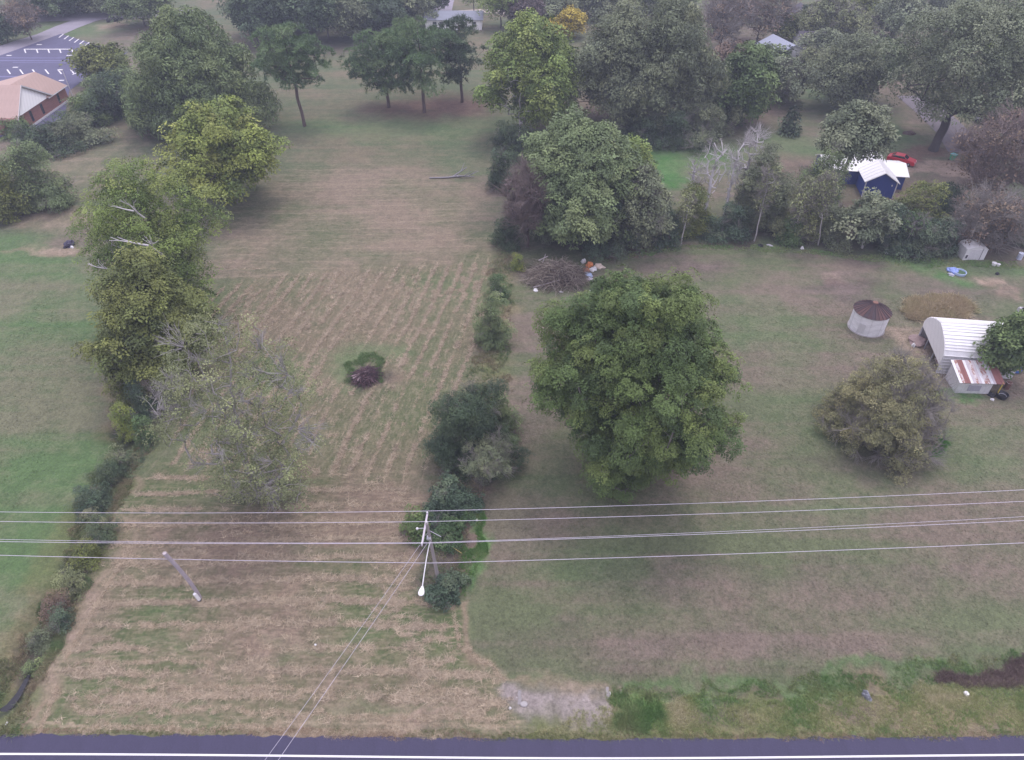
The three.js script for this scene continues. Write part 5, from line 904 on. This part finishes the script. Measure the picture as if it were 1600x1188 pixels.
// ---------------------------------------------------------------- creek water
{
  const a = at(-40, 1128), b = at(8, 1096), c = at(22, 1078), d = at(40, 1045); const L = [a, b, c, d].map((p, i) => p.clone().add(V(-.36 + .07 * i, 0, -.1))), Rr = [a, b, c, d].map((p, i) => p.clone().add(V(.36 - .07 * i, 0, .1)));
  const o = sheet('water', L, Rr, M([.014, .014, .017], { roughness: .12 }), 0, 'x'); const p = o.geometry.attributes.position; for (let i = 0; i < p.count; i++) p.setY(i, -.72); p.needsUpdate = true; tag(o, 'dark strip of creek water in the bottom left corner', 'creek', null, 'structure'); o.name = 'water';
}
// ---------------------------------------------------------------- grasses
function tuft(seed, n, len, w, splay) {
  const r = rng(seed), p = [], nn = [];
  for (let i = 0; i < n; i++) { const a = r() * 6.283, L = len * (.5 + r() * .7), d = V(Math.cos(a) * splay * r() * 1.4, 1, Math.sin(a) * splay * r() * 1.4).normalize(), b = V((r() - .5) * .35, -.03, (r() - .5) * .35), s = d.clone().cross(V(r() - .5, r() * .3, r() - .5)).normalize().multiplyScalar(w * (.6 + r() * .7)), m = b.clone().addScaledVector(d, L * .6), t = b.clone().addScaledVector(d, L).add(V(d.x * L * .35, -L * .12, d.z * L * .35)); const fn = s.clone().cross(d).normalize();
    for (const v of [b.clone().sub(s), b.clone().add(s), m.clone().addScaledVector(s, .7), b.clone().sub(s), m.clone().addScaledVector(s, .7), m.clone().addScaledVector(s, -.7), m.clone().addScaledVector(s, -.7), m.clone().addScaledVector(s, .7), t]) { p.push(v.x, v.y, v.z); } }
  const g = new THREE.BufferGeometry(); g.setAttribute('position', new THREE.Float32BufferAttribute(p, 3)); g.computeVertexNormals(); return g;
}
const VG = [[0.362, 0.4, 0.163], [0.288, 0.375, 0.138], [0.475, 0.463, 0.25], [0.475, 0.388, 0.25], [0.575, 0.525, 0.338], [0.188, 0.338, 0.1]];
const vergeCol = (x, z, r) => { const n = fbm(x * .5 + 11, z * .7 + 5) * 1.5 - .25 + (r() - .5) * .35, m = clamp(n) * 3.99, k = m | 0, f = m - k, A = VG[[5, 1, 0, 2, 4][k]], B = VG[[1, 0, 2, 4, 3][k]], j = .85 + .3 * r(); return C(mix(A[0], B[0], f) * j, mix(A[1], B[1], f) * j, mix(A[2], B[2], f) * j); };
const fringeCol = (x, z, r) => { const n = vn(x * .35 + 3, z * .9), A = n + (r() - .5) * .5 > .42 ? [.48, .37, .26] : [.25, .28, .12], j = .85 + .35 * r(); return C(A[0] * j, A[1] * j, A[2] * j); };
const mixCol = (list, f, sd) => (x, z, r) => { const n = clamp(fbm(x * f + sd, z * f + sd * 2) * 1.7 - .35 + (r() - .5) * .4) * (list.length - 1.001), k = n | 0, t = n - k, A = list[k], B = list[k + 1], j = .75 + .5 * r(); return C(mix(A[0], B[0], t) * j, mix(A[1], B[1], t) * j, mix(A[2], B[2], t) * j); };
const WEEDS = [[.13, .22, .08], [.20, .27, .11], [.27, .27, .14], [.36, .30, .19], [.24, .19, .13]], DRY = [[.34, .36, .17], [.44, .38, .22], [.56, .48, .30], [.38, .30, .19], [.62, .54, .36]], LUSH = [[.14, .27, .07], [.19, .32, .10], [.26, .33, .13], [.31, .31, .16]], BRIGHT = [[.16, .33, .07], [.12, .25, .06], [.22, .36, .11], [.28, .32, .14]];
const TUFT = tuft(61, 12, .5, .016, 1.25), FLAT = tuft(62, 16, .42, .012, 3.2);
const inPoly = (pts, x, z) => { let c = false; for (let i = 0, j = pts.length - 1; i < pts.length; j = i++) { const a = pts[i], b = pts[j]; if ((a.z > z) !== (b.z > z) && x < (b.x - a.x) * (z - a.z) / (b.z - a.z) + a.x) c = !c; } return c; };
function scatter(name, label, cat, geo, n, pts, pal, seed, o = {}) {
  const r = rng(seed), L = []; let b = [1e9, -1e9, 1e9, -1e9]; for (const p of pts) b = [Math.min(b[0], p.x), Math.max(b[1], p.x), Math.min(b[2], p.z), Math.max(b[3], p.z)];
  for (let k = 0; k < n * 6 && L.length < n; k++) { const x = mix(b[0], b[1], r()), z = mix(b[2], b[3], r()); if (!inPoly(pts, x + (vn(x * .9 + seed, z * .9) - .5) * (o.j ?? 1.6), z + (vn(x * .9, z * .9 + seed + 40) - .5) * (o.j ?? 1.6))) continue; const d = o.dens ? o.dens(x, z) : .3 + .7 * sst(.3, .6, fbm(x * .35 + seed, z * .35)); if (r() > d) continue;
    L.push([V(x, H(x, z), z), V((r() - .5) * .3, 1, (r() - .5) * .3).normalize(), r() * 6.28, (o.s || 1) * (.6 + .8 * r()), o.col ? o.col(x, z, r) : palMix(PAL[pal], r), o.sy]); }
  const m = inst(numbered(name), geo, leafMat, L, scene); return tag(m, label, cat, null, 'stuff');
}
PAL.verge = [[.30, .30, .11], [.22, .25, .08], [.40, .35, .18]]; PAL.straw = [[.49, .40, .285], [.40, .315, .215], [.58, .485, .36]]; PAL.bright = [[.11, .30, .05], [.08, .22, .045], [.16, .36, .09]]; PAL.dry = [[.36, .28, .18], [.27, .20, .13], [.46, .37, .25]]; PAL.purpleweed = [[.22, .16, .14], [.16, .11, .11], [.28, .22, .17]]; PAL.weedy = [[.18, .29, .10], [.13, .225, .08], [.27, .34, .15]]; PAL.greyweed = [[.15, .20, .11], [.11, .15, .085], [.21, .25, .15]];
scatter('verge_grass', 'rough olive grass along the roadside on the right', 'grass', TUFT, 9000, P(800, 1152, 880, 1140, 955, 1118, 966, 1086, 1250, 1082, 1480, 1066, 1700, 1052, 1700, 1149, 800, 1153), 'verge', 1, { s: .5, j: 2, col: vergeCol });
scatter('roadside_grass', 'mown roadside grass fringe on the left hanging over the asphalt', 'grass', TUFT, 3600, P(-100, 1138, 300, 1138, 800, 1146, 1000, 1148, 1700, 1143, 1700, 1152, 800, 1158, 300, 1149, -100, 1148), 'verge', 2, { s: .34, dens: () => .8, j: .5, col: fringeCol });
scatter('ditch_grass', 'bright green grass lining the roadside ditch', 'grass', TUFT, 3500, P(960, 1066, 1100, 1072, 1250, 1066, 1330, 1050, 1450, 1034, 1700, 1012, 1700, 1030, 1480, 1052, 1400, 1075, 1250, 1082, 960, 1084), 'weedy', 3, { s: .4, j: 2, col: mixCol(LUSH, .5, 12) });
scatter('ditch_weeds', 'dark purplish weeds in the ditch at the right edge', 'weeds', TUFT, 1700, P(1465, 1050, 1560, 1035, 1700, 1022, 1700, 1062, 1560, 1068, 1480, 1072), 'purpleweed', 4, { s: .8, dens: () => 1 });
scatter('dry_weeds', 'tall dry tan weeds on the low mound beside the white shed', 'weeds', TUFT, 2300, P(1408, 488, 1425, 472, 1465, 465, 1505, 470, 1532, 488, 1510, 500, 1450, 502), 'dry', 5, { s: 1.3, sy: 1.3, j: 2.6, col: mixCol(DRY, .45, 3) });
scatter('creek_weeds', 'rank weeds along both banks of the creek', 'weeds', TUFT, 4200, P(-60, 1150, -30, 1080, 30, 1000, 75, 930, 110, 850, 140, 780, 180, 680, 190, 600, 240, 600, 225, 690, 190, 780, 165, 860, 130, 930, 90, 1010, 55, 1080, 40, 1140), 'weedy', 6, { s: .75, col: mixCol(WEEDS, .5, 7), dens: (x, z) => distTo(CREEK, x, z) < .75 ? 0 : .3 + .7 * sst(.3, .6, fbm(x * .35 + 6, z * .35)) });
scatter('strip_grass', 'bright green grass strip right of the utility pole', 'grass', TUFT, 1700, P(712, 930, 738, 926, 756, 850, 768, 798, 748, 798, 728, 860), 'bright', 7, { s: .42, j: 2.2, col: mixCol(BRIGHT, .5, 4) });
scatter('fence_line_weeds', 'grey-green weeds along the overgrown fence line', 'weeds', TUFT, 2600, P(660, 880, 670, 800, 690, 720, 730, 620, 745, 520, 765, 430, 780, 395, 806, 395, 800, 440, 795, 540, 790, 640, 770, 720, 740, 790, 715, 900, 690, 955, 655, 930), 'greyweed', 8, { s: .75, col: mixCol(WEEDS, .4, 15) });
scatter('ring_grass', 'bright green grass round the stump of the half-bare tree', 'grass', TUFT, 900, P(1428, 700, 1434, 684, 1470, 684, 1486, 698, 1470, 716, 1440, 716), 'bright', 9, { s: .6, dens: () => 1 });
scatter('heap_weeds', 'dark green weeds ringing the burn heap', 'weeds', TUFT, 420, P(538, 596, 540, 566, 560, 552, 590, 552, 602, 570, 598, 596, 588, 600, 588, 566, 560, 568, 552, 600), 'weedy', 10, { s: .8, dens: () => 1 });
scatter('hedge_weeds', 'low green weeds along the lawn edge of the hedgerow', 'weeds', TUFT, 2200, P(930, 408, 1000, 392, 1080, 382, 1250, 390, 1400, 402, 1600, 410, 1600, 420, 1400, 414, 1250, 398, 1080, 388, 1000, 400), 'weedy', 11, { s: .5, col: mixCol(LUSH, .3, 18) });
scatter('crossing_bush_grass', 'tall lush grass clump right of the field crossing', 'grass', TUFT, 1500, P(955, 1085, 1000, 1078, 1030, 1090, 1040, 1130, 1000, 1145, 965, 1130), 'weedy', 12, { s: .8, j: 2.4, col: mixCol(LUSH, .6, 9) });
{ // the straw itself, lying in the rows that the mower left
  const r = rng(99), L = [], o = new Array(8);
  for (let k = 0; k < 900000 && L.length < 26000; k++) {
    const x = mix(-48, 0, r()), z = -22.5 - 62 * Math.pow(r(), 1.25); const q = groundParams(x, z); if (q[6] + q[7] < .2) continue;
    const s = strawAt(x, z, q[6], q[7]); if (r() > (s - .4) * 1.6) continue; const j = .5 + .8 * r();
    L.push([V(x, H(x, z) + .02, z), V((r() - .5) * .5, 1, (r() - .5) * .5).normalize(), r() * 6.28, .45 + .8 * r(), palMix(PAL.straw, r).multiplyScalar(j), .5]);
  }
  const put = (x, z, w) => { const q = groundParams(x, z); if (q[6] + q[7] < w || distTo(CREEK, x, z) < 1.5) return; const j = .8 + .55 * r(); L.push([V(x, H(x, z) + .03, z), V((r() - .5) * .5, 1, (r() - .5) * .5).normalize(), r() * 6.28, .32 + .4 * r(), palMix(PAL.straw, r).multiplyScalar(j), .7]); };
  for (let k = -36; k < -10; k++) for (let x = -48; x < 2; x += .1) { const on = vn(x * .12 + k * 7, k * 3.3) * .7 + vn(x * .7 + k, k) * .3; if (on < .38 + .14 * vn(k * 1.7, 9) || r() > on * 1.5) continue; const z = rowAt(x, k, 1.9) - x * .015 + (vn(k * 5.3, 2) - .5) * .9 + (r() + r() - 1) * (.12 + .5 * vn(x * .3, k * 4)); if (groundParams(x, z)[6] > .5 && z > -56) put(x, z, .5); }
  for (let k = -30; k < 8; k++) for (let u = 38; u < 90; u += .14) { const on = vn(u * .16 + k * 5, k * 2.1) * .65 + vn(u * .8 + k, k + 5) * .35; if (on < .44 + .14 * vn(k * 1.3, 4) || r() > (on - .2) * 1.6 * sst(92, 66, u)) continue; const v = rowAt(u, k, 1.75) + (vn(k * 3.7, 8) - .5) * .8 + (r() + r() - 1) * (.1 + .35 * vn(u * .4, k * 6)), x = v * zc + u * zs, z = v * zs - u * zc; if (z > -90 && groundParams(x, z)[7] > .4) put(x, z, .4); }
  for (const [x0, y0, x1, y1] of [[110, 1109, 330, 1108], [330, 1110, 520, 1118], [520, 1120, 790, 1126], [130, 1092, 420, 1088], [180, 1072, 520, 1076], [120, 1034, 330, 1036], [215, 976, 400, 985], [130, 1140, 420, 1138], [430, 1140, 700, 1148], [60, 1148, 90, 1075], [205, 855, 100, 1035], [706, 945, 718, 1005], [718, 1005, 790, 1060]]) { const p = at(x0, y0), q = at(x1, y1), n = Math.round(p.distanceTo(q) / .035); for (let i = 0; i < n; i++) { const t = r(), w = (vn(t * 9 + x0, y0) - .5) * .5 + (r() - .5) * .3; put(mix(p.x, q.x, t) + (r() - .5) * .2, mix(p.z, q.z, t) + w, -1); } }
  tag(inst('straw', FLAT, leafMat, L, scene), 'cut straw lying in rows on the mown hayfield', 'straw', null, 'stuff');
}
{ // short grass of the near lawns, its colour that of the ground it grows from
  const r = rng(123), L = [], pts = [P(-120, 1000, 40, 780, 150, 560, 60, 430, -120, 600), P(740, 1040, 800, 640, 900, 480, 1640, 460, 1700, 1010, 1000, 1060)];
  for (let k = 0; k < 400000 && L.length < 30000; k++) { const x = mix(-60, 60, r()), z = -22 - 56 * Math.pow(r(), 1.15); if (!inPoly(pts[0], x, z) && !inPoly(pts[1], x, z)) continue; const q = groundParams(x, z), m = clamp((fbm(x * .11 + 40, z * .13 + 11) - .5) * 2.3 + .5 + (r() - .5) * .9), j = 1.05 + .4 * r(); L.push([V(x, H(x, z), z), V((r() - .5) * .4, 1, (r() - .5) * .4).normalize(), r() * 6.28, .14 + .16 * r(), C(mix(q[0], q[3], m) * j, mix(q[1], q[4], m) * j, mix(q[2], q[5], m) * j)]); }
  tag(inst('lawn_grass', TUFT, leafMat, L, scene), 'short grass of the mown lawns on both sides of the hayfield', 'grass', null, 'stuff');
}
renderer.render(scene, camera);
